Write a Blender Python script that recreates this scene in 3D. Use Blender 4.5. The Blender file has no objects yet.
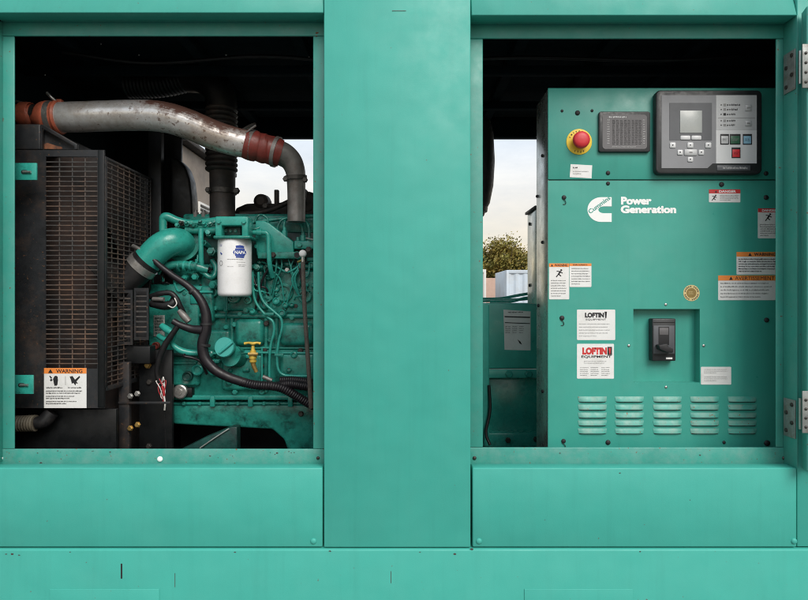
import bpy, bmesh, math, random
from mathutils import Vector, Matrix, noise
random.seed(7)
R = math.radians
SC = bpy.context.scene
COL = SC.collection

# ------------------------------------------------------------------ camera, sky, sun, exposure
CAM_D, CAM_Z, MPP = 1.76, 1.5, 0.003          # camera 1.76 m in front of the enclosure face, 3 mm per photo pixel there
cd = bpy.data.cameras.new('camera'); cam = bpy.data.objects.new('camera', cd); COL.objects.link(cam)
cam.location = (0, -CAM_D, CAM_Z); cam.rotation_euler = (R(90), 0, 0)
cd.sensor_width = 36; cd.lens = 36 * CAM_D / (808 * MPP); cd.clip_start = 0.05; cd.clip_end = 2000
SC.camera = cam
SUN_EL, SUN_AZ = 42, 155                       # degrees; azimuth the light comes from, clockwise from +Y
world = bpy.data.worlds.new('World'); SC.world = world; world.use_nodes = True
wt = world.node_tree; wn, wl = wt.nodes, wt.links; wn.clear()
w_out = wn.new('ShaderNodeOutputWorld'); w_bg = wn.new('ShaderNodeBackground'); w_sky = wn.new('ShaderNodeTexSky')
w_sky.sky_type = 'NISHITA'; w_sky.sun_disc = False; w_sky.sun_elevation = R(SUN_EL); w_sky.sun_rotation = R(SUN_AZ)
w_sky.air_density = 1.0; w_sky.dust_density = 2.5; w_sky.ozone_density = 1.2
w_tc = wn.new('ShaderNodeTexCoord'); w_mp = wn.new('ShaderNodeMapping'); w_mp.inputs['Scale'].default_value = (1, 1, 3.2)
w_nz = wn.new('ShaderNodeTexNoise'); w_nz.inputs['Scale'].default_value = 2.6; w_nz.inputs['Detail'].default_value = 7; w_nz.inputs['Roughness'].default_value = 0.62
w_rp = wn.new('ShaderNodeValToRGB'); w_rp.color_ramp.elements[0].position = 0.36; w_rp.color_ramp.elements[1].position = 0.66
w_rp.color_ramp.elements[0].color = (0.62, 0.62, 0.62, 1); w_rp.color_ramp.elements[1].color = (0.96, 0.96, 0.96, 1)
w_mx = wn.new('ShaderNodeMixRGB'); w_mx.inputs['Color2'].default_value = (8.5, 8.75, 9.0, 1)
wl.new(w_tc.outputs['Generated'], w_mp.inputs['Vector']); wl.new(w_mp.outputs['Vector'], w_nz.inputs['Vector'])
wl.new(w_nz.outputs['Fac'], w_rp.inputs['Fac']); wl.new(w_rp.outputs['Color'], w_mx.inputs['Fac'])
w_sp = wn.new('ShaderNodeSeparateXYZ'); wl.new(w_tc.outputs['Generated'], w_sp.inputs[0])
w_mr = wn.new('ShaderNodeMapRange'); w_mr.inputs['From Min'].default_value = .04; w_mr.inputs['From Max'].default_value = .26; wl.new(w_sp.outputs['Z'], w_mr.inputs['Value'])
w_cc = wn.new('ShaderNodeMixRGB'); w_cc.inputs['Color1'].default_value = (9.6, 7.9, 5.5, 1); w_cc.inputs['Color2'].default_value = (8.2, 8.75, 9.3, 1)   # cloud: warm low down, bluish white above
wl.new(w_mr.outputs['Result'], w_cc.inputs['Fac']); wl.new(w_cc.outputs['Color'], w_mx.inputs['Color2'])
wl.new(w_sky.outputs['Color'], w_mx.inputs['Color1']); wl.new(w_mx.outputs['Color'], w_bg.inputs['Color'])
w_bg.inputs['Strength'].default_value = 0.10
wl.new(w_bg.outputs['Background'], w_out.inputs['Surface'])
sd = bpy.data.lights.new('sun', 'SUN'); sun = bpy.data.objects.new('sun', sd); COL.objects.link(sun)
sd.energy = 2.3; sd.angle = R(34); sd.color = (1.0, 0.95, 0.88)
_a, _e = R(SUN_AZ), R(SUN_EL)
sun_dir = Vector((math.sin(_a) * math.cos(_e), math.cos(_a) * math.cos(_e), math.sin(_e)))
sun.rotation_euler = sun_dir.to_track_quat('Z', 'Y').to_euler(); sun.location = (0, -6, 8)
SC.view_settings.view_transform = 'Standard'; SC.view_settings.look = 'None'
SC.view_settings.exposure = 0.28; SC.view_settings.gamma = 1.0
SC.view_settings.use_curve_mapping = False
SC.cycles.filter_width = 1.05

# ------------------------------------------------------------------ helpers
def S(Y): return MPP * (Y + CAM_D) / CAM_D                    # metres per photo pixel at depth Y
def P(px, py, Y): s = S(Y); return Vector(((px - 404) * s, Y, CAM_Z + (300 - py) * s))
ORG = {}                                                       # world origin of every unrotated object

def obj(name, me, mat=None, parent=None, loc=None):
    o = bpy.data.objects.new(name, me); COL.objects.link(o)
    l = Vector(loc) if loc is not None else Vector((0, 0, 0))
    o.location = l
    if parent is not None:
        o.parent = parent; o.matrix_parent_inverse = Matrix.Translation(-ORG[parent.name])
    ORG[o.name] = l
    if mat is not None and me is not None and not me.materials: me.materials.append(mat)
    return o

def build(name, bm, mat, parent=None, smooth=False, angle=None):
    """bmesh in world coordinates -> object with its origin at the middle of its box"""
    bmesh.ops.recalc_face_normals(bm, faces=bm.faces)
    xs = [v.co for v in bm.verts]
    c = Vector([(min(v[i] for v in xs) + max(v[i] for v in xs)) / 2 for i in range(3)])
    for v in bm.verts: v.co -= c
    me = bpy.data.meshes.new(name); bm.to_mesh(me); bm.free()
    if smooth:
        me.shade_smooth()
        if angle is not None: me.set_sharp_from_angle(angle=R(angle))
    return obj(name, me, mat, parent, c)

def again(src, name, loc, parent, scale=None):
    o = bpy.data.objects.new(name, src); COL.objects.link(o); o.location = loc
    o.parent = parent; o.matrix_parent_inverse = Matrix.Translation(-ORG[parent.name])
    if scale is not None: o.scale = (scale,) * 3 if isinstance(scale, (int, float)) else scale
    ORG[o.name] = Vector(loc)
    return o

def thing(name, label, cat, loc, group=None):
    o = obj(name, None, loc=loc); o['label'] = label; o['category'] = cat
    o.empty_display_size = 0.1
    if group: o['group'] = group
    return o
def tag(o, label, cat, group=None):
    o['label'] = label; o['category'] = cat
    if group: o['group'] = group
    return o

def a_box(bm, x0, x1, y0, y1, z0, z1, bev=0.0, seg=2):
    b = bmesh.new(); bmesh.ops.create_cube(b, size=1)
    for v in b.verts:
        v.co = Vector((x0 + (v.co.x + .5) * (x1 - x0), y0 + (v.co.y + .5) * (y1 - y0), z0 + (v.co.z + .5) * (z1 - z0)))
    if bev > 0:
        bev = min(bev, .45 * min(abs(x1 - x0), abs(y1 - y0), abs(z1 - z0)))
        bmesh.ops.bevel(b, geom=b.edges[:], offset=bev, segments=seg, affect='EDGES', profile=.5)
    add(bm, b)
def add(bm, b):
    m = {}
    for v in b.verts: m[v] = bm.verts.new(v.co)
    for f in b.faces:
        try: bm.faces.new([m[v] for v in f.verts])
        except ValueError: pass
    b.free()
def pr(px0, py0, px1, py1, Y):
    a, b = P(px0, py1, Y), P(px1, py0, Y); return a.x, b.x, a.z, b.z
def pbox(name, px0, py0, px1, py1, Y, depth, mat, parent=None, bev=0.002, seg=2):
    """box whose front face covers the given photo rectangle when it stands at depth Y"""
    x0, x1, z0, z1 = pr(px0, py0, px1, py1, Y)
    bm = bmesh.new(); a_box(bm, x0, x1, Y, Y + depth, z0, z1, bev, seg)
    return build(name, bm, mat, parent, smooth=bev > 0, angle=50)
def wbox(name, x0, x1, y0, y1, z0, z1, mat, parent=None, bev=0.002):
    bm = bmesh.new(); a_box(bm, x0, x1, y0, y1, z0, z1, bev)
    return build(name, bm, mat, parent, smooth=bev > 0, angle=50)

def a_prism(bm, pts, Y, depth, bev=0.0, seg=2):
    b = bmesh.new(); f = b.faces.new([b.verts.new(p) for p in pts])
    r = bmesh.ops.extrude_face_region(b, geom=[f])
    bmesh.ops.translate(b, verts=[v for v in r['geom'] if isinstance(v, bmesh.types.BMVert)], vec=(0, depth, 0))
    bmesh.ops.recalc_face_normals(b, faces=b.faces)
    if bev: bmesh.ops.bevel(b, geom=b.edges[:], offset=bev, segments=seg, affect='EDGES', profile=.5)
    add(bm, b)
def prism(name, pp, Y, depth, mat, parent=None, bev=0.002, seg=2):
    bm = bmesh.new(); a_prism(bm, [P(x, y, Y) for x, y in pp], Y, depth, bev, seg)
    return build(name, bm, mat, parent, smooth=bev > 0, angle=50)
def rrect(x0, y0, x1, y1, r, n=5):
    out = []
    for cx, cy, a0 in ((x1 - r, y0 + r, -90), (x1 - r, y1 - r, 0), (x0 + r, y1 - r, 90), (x0 + r, y0 + r, 180)):
        for i in range(n + 1):
            a = R(a0 + 90 * i / n); out.append((cx + r * math.cos(a), cy + r * math.sin(a)))
    return out

def smoothpath(pts, n=8):
    pts = [Vector(p) for p in pts]
    if len(pts) < 3: return [pts[0].lerp(pts[-1], i / n) for i in range(n + 1)]
    ext = [2 * pts[0] - pts[1]] + pts + [2 * pts[-1] - pts[-2]]
    out = []
    for i in range(1, len(ext) - 2):
        a, b, c, d = ext[i - 1:i + 3]
        for k in range(n):
            t = k / n
            out.append(.5 * ((2 * b) + (c - a) * t + (2 * a - 5 * b + 4 * c - d) * t * t + (3 * b - a - 3 * c + d) * t ** 3))
    out.append(ext[-2]); return out
def a_tube(bm, path, rad, segs=14, cap=True):
    n = len(path); rad = rad if isinstance(rad, (list, tuple)) else [rad] * n
    t0 = (path[1] - path[0]).normalized()
    u = t0.cross(Vector((0, 0, 1)))
    if u.length < .2: u = t0.cross(Vector((0, 1, 0)))
    u.normalize(); rings = []; tp = t0
    for i, p in enumerate(path):
        t = (path[min(i + 1, n - 1)] - path[max(i - 1, 0)])
        t = t.normalized() if t.length > 1e-9 else tp
        q = tp.rotation_difference(t); u = (q @ u); u = (u - t * u.dot(t)).normalized(); tp = t
        w = t.cross(u)
        rings.append([bm.verts.new(p + (u * math.cos(2 * math.pi * k / segs) + w * math.sin(2 * math.pi * k / segs)) * rad[i]) for k in range(segs)])
    for a, b in zip(rings, rings[1:]):
        for k in range(segs): bm.faces.new([a[k], a[(k + 1) % segs], b[(k + 1) % segs], b[k]])
    if cap: bm.faces.new(rings[0][::-1]); bm.faces.new(rings[-1])
def tube(name, pts, rad, mat, parent=None, segs=14, n=8, ribs=None):
    """pts: list of world points; rad one radius or one per point; ribs=(pitch, height) makes it corrugated"""
    if isinstance(rad, (list, tuple)):
        rr = smoothpath([Vector((r, 0, 0)) for r in rad], n); rr = [v.x for v in rr]
    else: rr = None
    path = smoothpath(pts, n)
    if rr is None: rr = [rad] * len(path)
    if ribs:
        L = [0]
        for a, b in zip(path, path[1:]): L.append(L[-1] + (b - a).length)
        m = int(L[-1] / ribs[0] * 4); p2, r2, j = [], [], 0
        for i in range(m + 1):
            d = L[-1] * i / m
            while j < len(L) - 2 and L[j + 1] < d: j += 1
            t = (d - L[j]) / max(L[j + 1] - L[j], 1e-9)
            p2.append(path[j].lerp(path[j + 1], t)); r2.append(rr[j] + (rr[j + 1] - rr[j]) * t + ribs[1] * (0, .8, 1, .8)[i % 4] )
        path, rr = p2, r2
    bm = bmesh.new(); a_tube(bm, path, rr, segs)
    return build(name, bm, mat, parent, smooth=True, angle=60)
def ptube(name, pp, rpx, mat, parent=None, segs=14, n=8, ribs=None):
    """pp: (px, py, Y) points; rpx in photo pixels at the first point's depth"""
    s = S(pp[0][2])
    r = [x * s for x in rpx] if isinstance(rpx, (list, tuple)) else rpx * s
    return tube(name, [P(*p) for p in pp], r, mat, parent, segs, n, ribs)
def a_lathe(bm, origin, axis, prof, segs=24):
    """prof: (distance along axis, radius) pairs"""
    axis = Vector(axis).normalized(); u = axis.cross(Vector((0, 0, 1)))
    if u.length < .1: u = axis.cross(Vector((0, 1, 0)))
    u.normalize(); w = axis.cross(u); rings = []
    for h, r in prof:
        c = Vector(origin) + axis * h
        rings.append([bm.verts.new(c + (u * math.cos(2 * math.pi * k / segs) + w * math.sin(2 * math.pi * k / segs)) * max(r, 1e-5)) for k in range(segs)])
    for a, b in zip(rings, rings[1:]):
        for k in range(segs): bm.faces.new([a[k], a[(k + 1) % segs], b[(k + 1) % segs], b[k]])
    bm.faces.new(rings[0][::-1]); bm.faces.new(rings[-1])
def lathe(name, origin, axis, prof, mat, parent=None, segs=24, angle=35):
    bm = bmesh.new(); a_lathe(bm, origin, axis, prof, segs)
    return build(name, bm, mat, parent, smooth=True, angle=angle)
def plate_hole(name, outer, hole, Y, th, mat, parent, depth=0.0, bev=.0012):
    """flat plate facing the camera with a rectangular hole (photo px); depth > 0 adds the inner walls of a recess"""
    X0, X1, Z0, Z1 = pr(*outer, Y); x0, x1, z0, z1 = pr(*hole, Y)
    bm = bmesh.new()
    a_box(bm, X0, x0, Y, Y + th, Z0, Z1); a_box(bm, x1, X1, Y, Y + th, Z0, Z1)
    a_box(bm, x0, x1, Y, Y + th, Z0, z0); a_box(bm, x0, x1, Y, Y + th, z1, Z1)
    bmesh.ops.remove_doubles(bm, verts=bm.verts, dist=1e-6)
    # drop the coincident inner faces where the four strips meet
    seen = {}
    for f in list(bm.faces):
        k = tuple(sorted(v.index for v in f.verts)) if False else tuple(round(c, 5) for c in f.calc_center_median())
        seen.setdefault(k, []).append(f)
    if depth:
        a_box(bm, x0 - .003, x0, Y + th, Y + depth, z0, z1); a_box(bm, x1, x1 + .003, Y + th, Y + depth, z0, z1)
        a_box(bm, x0, x1, Y + th, Y + depth, z0 - .003, z0); a_box(bm, x0, x1, Y + th, Y + depth, z1, z1 + .003)
    return build(name, bm, mat, parent)

# text and print
_fc = bpy.data.curves.new('glyphs', 'FONT'); _fo = bpy.data.objects.new('glyphs', _fc); COL.objects.link(_fo)
def glyphs(s, bold=0.0):
    _fc.body = s; _fc.offset = bold; _fc.extrude = 0; _fc.size = 1; _fc.resolution_u = 3
    dg = bpy.context.evaluated_depsgraph_get(); dg.update()
    me = bpy.data.meshes.new_from_object(_fo.evaluated_get(dg), depsgraph=dg)
    bm = bmesh.new(); bm.from_mesh(me); bpy.data.meshes.remove(me); return bm
def lettering(name, s, rect, Y, mat, parent, bold=0.0, spin=0.0, bend=None, italic=0.0):
    """text stretched into a photo rectangle at depth Y, facing the camera; bend=(axis x, axis y, radius) wraps it round an upright cylinder"""
    bm = glyphs(s, bold)
    a = [v.co.copy() for v in bm.verts]
    mx0, mx1, my0, my1 = min(v.x for v in a), max(v.x for v in a), min(v.y for v in a), max(v.y for v in a)
    x0, x1, z0, z1 = pr(*rect, Y); cx, cz = (x0 + x1) / 2, (z0 + z1) / 2; ca, sa = math.cos(spin), math.sin(spin)
    for v in bm.verts:
        u = ((v.co.x - mx0) / (mx1 - mx0) - .5) * (x1 - x0); w = ((v.co.y - my0) / (my1 - my0) - .5) * (z1 - z0)
        u += italic * w
        u, w = u * ca - w * sa, u * sa + w * ca
        v.co = Vector((cx + u, Y, cz + w))
    if bend: wrap(bm, *bend)
    return flat(name, bm, mat, parent)
def flat(name, bm, mat, parent):
    for f in bm.faces:
        f.normal_update()
        if f.normal.y > 0: f.normal_flip()
    xs = [v.co for v in bm.verts]
    c = Vector([(min(v[i] for v in xs) + max(v[i] for v in xs)) / 2 for i in range(3)])
    for v in bm.verts: v.co -= c
    me = bpy.data.meshes.new(name); bm.to_mesh(me); bm.free()
    return obj(name, me, mat, parent, c)
def wrap(bm, ax, ay, r, Y, cx=None):
    for k in range(-18, 19):
        g = bm.verts[:] + bm.edges[:] + bm.faces[:]
        bmesh.ops.bisect_plane(bm, geom=g, plane_co=(ax + k * r / 16, 0, 0), plane_no=(1, 0, 0))
    for v in bm.verts:
        th = (v.co.x - ax) / r; rr = r + (Y - v.co.y)
        v.co.x, v.co.y = (ax if cx is None else cx) + rr * math.sin(th), ay - rr * math.cos(th)
def print_lines(name, rect, n, Y, mat, parent, fill=.5, last=.6, bend=None, seed=0, word=(2.0, 6.0)):
    """small print: n rows of word-length strokes"""
    rg = random.Random(seed + n * 13 + int(rect[0])); bm = bmesh.new()
    px0, py0, px1, py1 = rect; h = (py1 - py0) / n
    for i in range(n):
        x = px0; end = px1 if i < n - 1 else px0 + (px1 - px0) * last
        end -= rg.uniform(0, .15) * (px1 - px0)
        while x < end:
            w = rg.uniform(*word) * .6; e = min(x + w, end); cw = max(.34, fill * h * .42)
            while x < e:
                y1 = py0 + (i + fill) * h; y0 = y1 - fill * h * rg.choice((.7, .7, .75, 1.0, 1.0)); x2 = x + cw * rg.uniform(.45, .9)
                if rg.random() < .2: y1 += fill * h * .25
                q = [P(x, y0, Y), P(x2, y0, Y), P(x2, y1, Y), P(x, y1, Y)]
                bm.faces.new([bm.verts.new(p) for p in q]); x += cw
            x = e + cw * 1.1
    if bend: wrap(bm, *bend)
    return flat(name, bm, mat, parent)
def patch(name, pp, Y, mat, parent):
    bm = bmesh.new(); bm.faces.new([bm.verts.new(P(x, y, Y)) for x, y in pp]); 
    return flat(name, bm, mat, parent)

# ------------------------------------------------------------------ materials
def mat_new(name):
    m = bpy.data.materials.new(name); m.use_nodes = True
    return m, m.node_tree.nodes, m.node_tree.links, m.node_tree.nodes['Principled BSDF']
def mat(name, col, rough=.5, metal=0.0, var=.12, vscale=18.0, bump=0.0, bscale=250.0, dirt=None, dirt_amt=0.0, dirt_scale=9.0,
        dirt_lo=.5, dirt_hi=.7, chips=None, chip_amt=.0, spec=.5, streak=0.0, coat=0.0, wave=0.0):
    m, n, l, b = mat_new(name)
    g = n.new('ShaderNodeNewGeometry'); pos = g.outputs['Position']
    def nz(scale, detail=5, rgh=.6, sc=None):
        t = n.new('ShaderNodeTexNoise'); t.inputs['Scale'].default_value = scale; t.inputs['Detail'].default_value = detail; t.inputs['Roughness'].default_value = rgh
        if sc:
            mp = n.new('ShaderNodeMapping'); mp.inputs['Scale'].default_value = sc; l.new(pos, mp.inputs['Vector']); l.new(mp.outputs['Vector'], t.inputs['Vector'])
        else: l.new(pos, t.inputs['Vector'])
        return t.outputs['Fac']
    def mapr(f, a, c, lo=0, hi=1):
        r = n.new('ShaderNodeMapRange'); r.clamp = True
        for k, v in zip(('From Min', 'From Max', 'To Min', 'To Max'), (a, c, lo, hi)): r.inputs[k].default_value = v
        l.new(f, r.inputs['Value']); return r.outputs['Result']
    def mix(fac, c1, c2, mode='MIX'):
        x = n.new('ShaderNodeMixRGB'); x.blend_type = mode
        for i, c in (('Fac', fac), ('Color1', c1), ('Color2', c2)):
            if hasattr(c, 'is_output'): l.new(c, x.inputs[i])
            elif i == 'Fac': x.inputs[i].default_value = c
            else: x.inputs[i].default_value = (*c, 1) if len(c) == 3 else c
        return x.outputs['Color']
    c = mix(mapr(nz(vscale), .3, .7), tuple(v * (1 - var) for v in col), tuple(min(1, v * (1 + var)) for v in col))
    if streak: c = mix(mapr(nz(1.0, 4, .6, (38, 38, 2.2)), .52, .75, 0, streak), c, tuple(v * .55 for v in col))
    rr = mapr(nz(vscale * 2.3), .3, .7, max(.04, rough - .09), min(1, rough + .12))
    if dirt:
        c = mix(mapr(nz(dirt_scale, 8, .7), dirt_lo, dirt_hi, 0, dirt_amt), c, dirt)
    if chips:
        c = mix(mapr(nz(95, 3, .5), .715 - chip_amt, .735 - chip_amt), c, chips)
    l.new(c, b.inputs['Base Color']); l.new(rr, b.inputs['Roughness'])
    b.inputs['Metallic'].default_value = metal; b.inputs['Specular IOR Level'].default_value = spec
    if coat: b.inputs['Coat Weight'].default_value = coat; b.inputs['Coat Roughness'].default_value = .15
    if bump:
        bp = n.new('ShaderNodeBump'); bp.inputs['Strength'].default_value = bump; bp.inputs['Distance'].default_value = .002
        l.new(nz(bscale, 3), bp.inputs['Height'])
        if wave:                                            # slow dents and oil-canning of thin sheet
            b2 = n.new('ShaderNodeBump'); b2.inputs['Strength'].default_value = wave; b2.inputs['Distance'].default_value = .03
            l.new(nz(4.5, 2, .5), b2.inputs['Height']); l.new(b2.outputs['Normal'], bp.inputs['Normal'])
        l.new(bp.outputs['Normal'], b.inputs['Normal'])
    return m
TEAL = (.049, .366, .304)
FRAME_SHADED = (.042, .285, .235)  # enclosure teal darkened: shade of the recessed frames put into the base colour
M = {}
M['paint'] = mat('teal_enclosure_paint', TEAL, .5, 0, .035, 5, bump=.10, bscale=420, dirt=(.10, .40, .335), dirt_amt=.2, dirt_scale=5.5, dirt_lo=.45, dirt_hi=.8, chips=(.12, .1, .08), chip_amt=-.03, streak=.13, spec=.4, wave=.25)
M['frame'] = mat('shaded_teal_door_frame', FRAME_SHADED, .45, 0, .08, 9, bump=.12, bscale=420, dirt=(.13, .29, .26), dirt_amt=.45, dirt_scale=14, dirt_lo=.45, dirt_hi=.8, chips=(.14, .09, .06), chip_amt=.012)
M['sill'] = mat('dusty_shaded_teal_sill', FRAME_SHADED, .5, 0, .1, 12, dirt=(.17, .32, .29), dirt_amt=.5, dirt_scale=26, dirt_lo=.4, dirt_hi=.7, chips=(.16, .09, .05), chip_amt=.03, bump=.1)
M['cab'] = mat('teal_cabinet_paint', (.044, .325, .262), .36, 0, .05, 6, bump=.07, bscale=380, dirt=(.13, .37, .32), dirt_amt=.35, dirt_scale=4, dirt_lo=.5, dirt_hi=.85, streak=.12, wave=.15)
M['louver'] = mat('dusty_louver_paint', (.055, .33, .27), .45, 0, .1, 20, dirt=(.24, .33, .28), dirt_amt=.6, dirt_scale=24, dirt_lo=.42, dirt_hi=.66, chips=(.2, .1, .04), chip_amt=.035)
M['engine'] = mat('oily_engine_green', (.020, .215, .172), .27, 0, .28, 24, bump=.25, bscale=140, dirt=(.006, .026, .024), dirt_amt=.85, dirt_scale=21, dirt_lo=.5, dirt_hi=.68)
M['engine_lt'] = mat('clean_engine_green', (.028, .30, .245), .25, 0, .14, 30, bump=.12, bscale=160, dirt=(.012, .07, .06), dirt_amt=.75, dirt_scale=22, dirt_lo=.55, dirt_hi=.75)
M['engine_dk'] = mat('grimy_engine_green', (.006, .055, .046), .42, 0, .3, 24, bump=.25, bscale=140, dirt=(.008, .016, .016), dirt_amt=.9, dirt_scale=14, dirt_lo=.45, dirt_hi=.65)
M['alt'] = mat('teal_alternator_paint', (.05, .40, .33), .35, 0, .08, 10, bump=.1, dirt=(.03, .16, .13), dirt_amt=.4, dirt_scale=9)
M['cap'] = mat('turquoise_filler_cap', (.045, .34, .30), .35, 0, .06)
M['black'] = mat('black_painted_steel', (.006, .0068, .0075), .42, 0, .3, 14, bump=.08, spec=.32, dirt=(.035, .033, .03), dirt_amt=.3, dirt_scale=10, dirt_lo=.5, dirt_hi=.8)
M['guard'] = mat('dusty_black_guard', (.019, .0205, .023), .46, 0, .3, 18, bump=.1, spec=.4, dirt=(.10, .062, .042), dirt_amt=.5, dirt_scale=11, dirt_lo=.48, dirt_hi=.75, chips=(.09, .05, .03), chip_amt=.06)
M['bars'] = mat('dusty_guard_bar', (.050, .047, .045), .55, 0, .35, 30, dirt=(.17, .095, .058), dirt_amt=.85, dirt_scale=11, dirt_lo=.46, dirt_hi=.68)
M['core'] = mat('radiator_core', (.014, .010, .009), .8, 0, .4, 12, dirt=(.055, .026, .017), dirt_amt=.7, dirt_scale=5, dirt_lo=.45, dirt_hi=.7)
M['foam'] = mat('black_acoustic_foam', (.005, .012, .0155), .95, 0, .2, 30, bump=.3, bscale=90, spec=.1)
M['rubber'] = mat('black_rubber', (.009, .009, .010), .46, 0, .25, 30, bump=.08, spec=.4, dirt=(.05, .042, .038), dirt_amt=.4, dirt_scale=24, dirt_lo=.5, dirt_hi=.75)
M['loom'] = mat('black_purple_loom', (.011, .009, .012), .40, 0, .2, 40, spec=.4, dirt=(.045, .036, .034), dirt_amt=.35, dirt_scale=30, dirt_lo=.5, dirt_hi=.75)
M['soot'] = mat('sooty_exhaust_steel', (.03, .028, .027), .6, .3, .3, 20, bump=.15, dirt=(.10, .07, .055), dirt_amt=.5, dirt_scale=16, dirt_lo=.45, dirt_hi=.7)
M['cast'] = mat('grey_cast_pipe', (.20, .19, .18), .45, .4, .2, 24, bump=.2, bscale=120, dirt=(.09, .055, .04), dirt_amt=.6, dirt_scale=18, dirt_lo=.45, dirt_hi=.7)
M['steel'] = mat('zinc_steel', (.52, .51, .49), .35, .85, .15, 60, dirt=(.2, .17, .13), dirt_amt=.5, dirt_scale=60, dirt_lo=.5, dirt_hi=.7)
M['dark_steel'] = mat('dark_fastener_steel', (.06, .055, .05), .45, .6, .3, 80)
M['brass'] = mat('brass', (.55, .36, .12), .35, .8, .15, 60)
M['hose'] = mat('orange_silicone_hose', (.52, .13, .07), .45, 0, .2, 30, bump=.2, bscale=200, dirt=(.14, .07, .05), dirt_amt=.6, dirt_scale=22, dirt_lo=.48, dirt_hi=.7)
M['hose_dk'] = mat('dark_red_silicone_hose', (.19, .030, .022), .45, 0, .2, 30, bump=.2, bscale=200, dirt=(.06, .03, .025), dirt_amt=.6, dirt_scale=22, dirt_lo=.48, dirt_hi=.7)
M['rust'] = mat('rust', (.20, .075, .035), .8, 0, .35, 40, dirt=(.05, .03, .025), dirt_amt=.8, dirt_scale=30, dirt_lo=.45, dirt_hi=.65)
M['white'] = mat('white_label_vinyl', (.74, .74, .73), .45, 0, .04, 20, dirt=(.5, .49, .45), dirt_amt=.35, dirt_scale=26)
M['filter'] = mat('white_filter_enamel', (.80, .80, .81), .28, 0, .02, 20, dirt=(.5, .48, .44), dirt_amt=.25, dirt_scale=24)
M['orange'] = mat('safety_orange_print', (.80, .25, .05), .5, 0, .04)
M['red'] = mat('red_print', (.55, .035, .035), .5, 0, .05)
M['redbtn'] = mat('red_mushroom_plastic', (.62, .035, .045), .38, 0, .06)
M['yellow'] = mat('safety_yellow', (.86, .60, .05), .45, 0, .06, 40, dirt=(.45, .25, .03), dirt_amt=.4, dirt_scale=40)
M['valve'] = mat('yellow_painted_valve', (.62, .42, .07), .38, .25, .12, 60)
M['ink'] = mat('black_print', (.016, .016, .018), .6, 0, .1)
M['grey_ink'] = mat('grey_small_print', (.26, .26, .26), .6, 0, .1)
M['pale_ink'] = mat('pale_print', (.45, .45, .45), .6, 0, .1)
M['blue'] = mat('blue_print', (.028, .06, .30), .45, 0, .08)
M['pure'] = mat('white_print', (.84, .85, .84), .5, 0, .02)
M['bezel'] = mat('black_plastic_bezel', (.022, .024, .026), .42, 0, .12, 40, bump=.08)
M['grey1'] = mat('grey_faceplate', (.22, .225, .24), .4, 0, .04, 20)
M['grey2'] = mat('dark_grey_faceplate', (.085, .09, .10), .4, 0, .05, 20)
M['grey3'] = mat('annunciator_grey', (.12, .115, .12), .4, 0, .05, 20)
M['pale'] = mat('pale_grey_faceplate', (.52, .53, .54), .4, 0, .03, 20)
M['screen'] = mat('unlit_lcd', (.42, .44, .43), .22, 0, .05, 8)
M['btn'] = mat('white_membrane_button', (.66, .67, .68), .4, 0, .03)
M['green'] = mat('green_button', (.04, .13, .075), .4, 0, .05)
M['sky_btn'] = mat('light_blue_button', (.25, .47, .62), .4, 0, .05)
M['gold'] = mat('gold_seal', (.58, .46, .22), .45, .1, .12, 60)
M['gold_dk'] = mat('dark_gold_seal', (.25, .17, .05), .5, .1, .12, 60)
M['hinge'] = mat('dull_zinc_hinge', (.24, .26, .25), .5, .35, .2, 40, dirt=(.16, .11, .07), dirt_amt=.6, dirt_scale=30)
M['chip'] = mat('bare_chip', (.06, .05, .045), .7, 0, .2, 60)
M['tan'] = mat('tan_weathered_panel', (.21, .175, .145), .7, 0, .15, 4, dirt=(.10, .08, .07), dirt_amt=.6, dirt_scale=3)
M['cont'] = mat('pale_blue_container', (.52, .60, .68), .6, 0, .06, 2, dirt=(.4, .36, .3), dirt_amt=.4, dirt_scale=1.2)
M['cont_w'] = mat('off_white_container', (.62, .61, .58), .6, 0, .06, 2, dirt=(.4, .36, .3), dirt_amt=.4, dirt_scale=1.2)
M['pink'] = mat('pink_block_wall', (.50, .34, .27), .85, 0, .1, 3, bump=.2, bscale=12)
M['ground'] = mat('asphalt_yard', (.085, .082, .078), .95, 0, .25, 3, bump=.5, bscale=40, dirt=(.13, .12, .11), dirt_amt=.6, dirt_scale=.6)
M['concrete'] = mat('concrete_pad', (.34, .33, .31), .9, 0, .12, 2.5, bump=.3, bscale=60, dirt=(.2, .19, .17), dirt_amt=.5, dirt_scale=2)
M['bark'] = mat('bark', (.07, .05, .035), .9, 0, .3, 14, bump=.5, bscale=30)
M['leaf'] = mat('olive_gold_leaves', (.17, .165, .03), .6, 0, .55, 2.2, dirt=(.30, .19, .035), dirt_amt=.8, dirt_scale=1.6, dirt_lo=.42, dirt_hi=.62)
M['leaf2'] = mat('olive_green_leaves', (.105, .13, .028), .6, 0, .5, 2.2, dirt=(.16, .12, .025), dirt_amt=.7, dirt_scale=1.6, dirt_lo=.46, dirt_hi=.66)
M['wire_w'] = mat('white_wire', (.6, .58, .55), .5, 0, .1)
M['wire_r'] = mat('red_wire', (.35, .02, .025), .5, 0, .1)
M['braid'] = mat('braided_dipstick_sleeve', (.115, .10, .085), .7, .1, .3, 200, bump=.4, bscale=500, dirt=(.05, .035, .03), dirt_amt=.7, dirt_scale=20)
M['dull'] = mat('dull_tan_corrugated_hose', (.10, .085, .06), .7, 0, .2, 30)
M['galv'] = mat('weathered_grey_green_side', (.55, .60, .57), .27, .72, .2, 7, dirt=(.42, .40, .35), dirt_amt=.6, dirt_scale=12, dirt_lo=.42, dirt_hi=.7)
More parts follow.
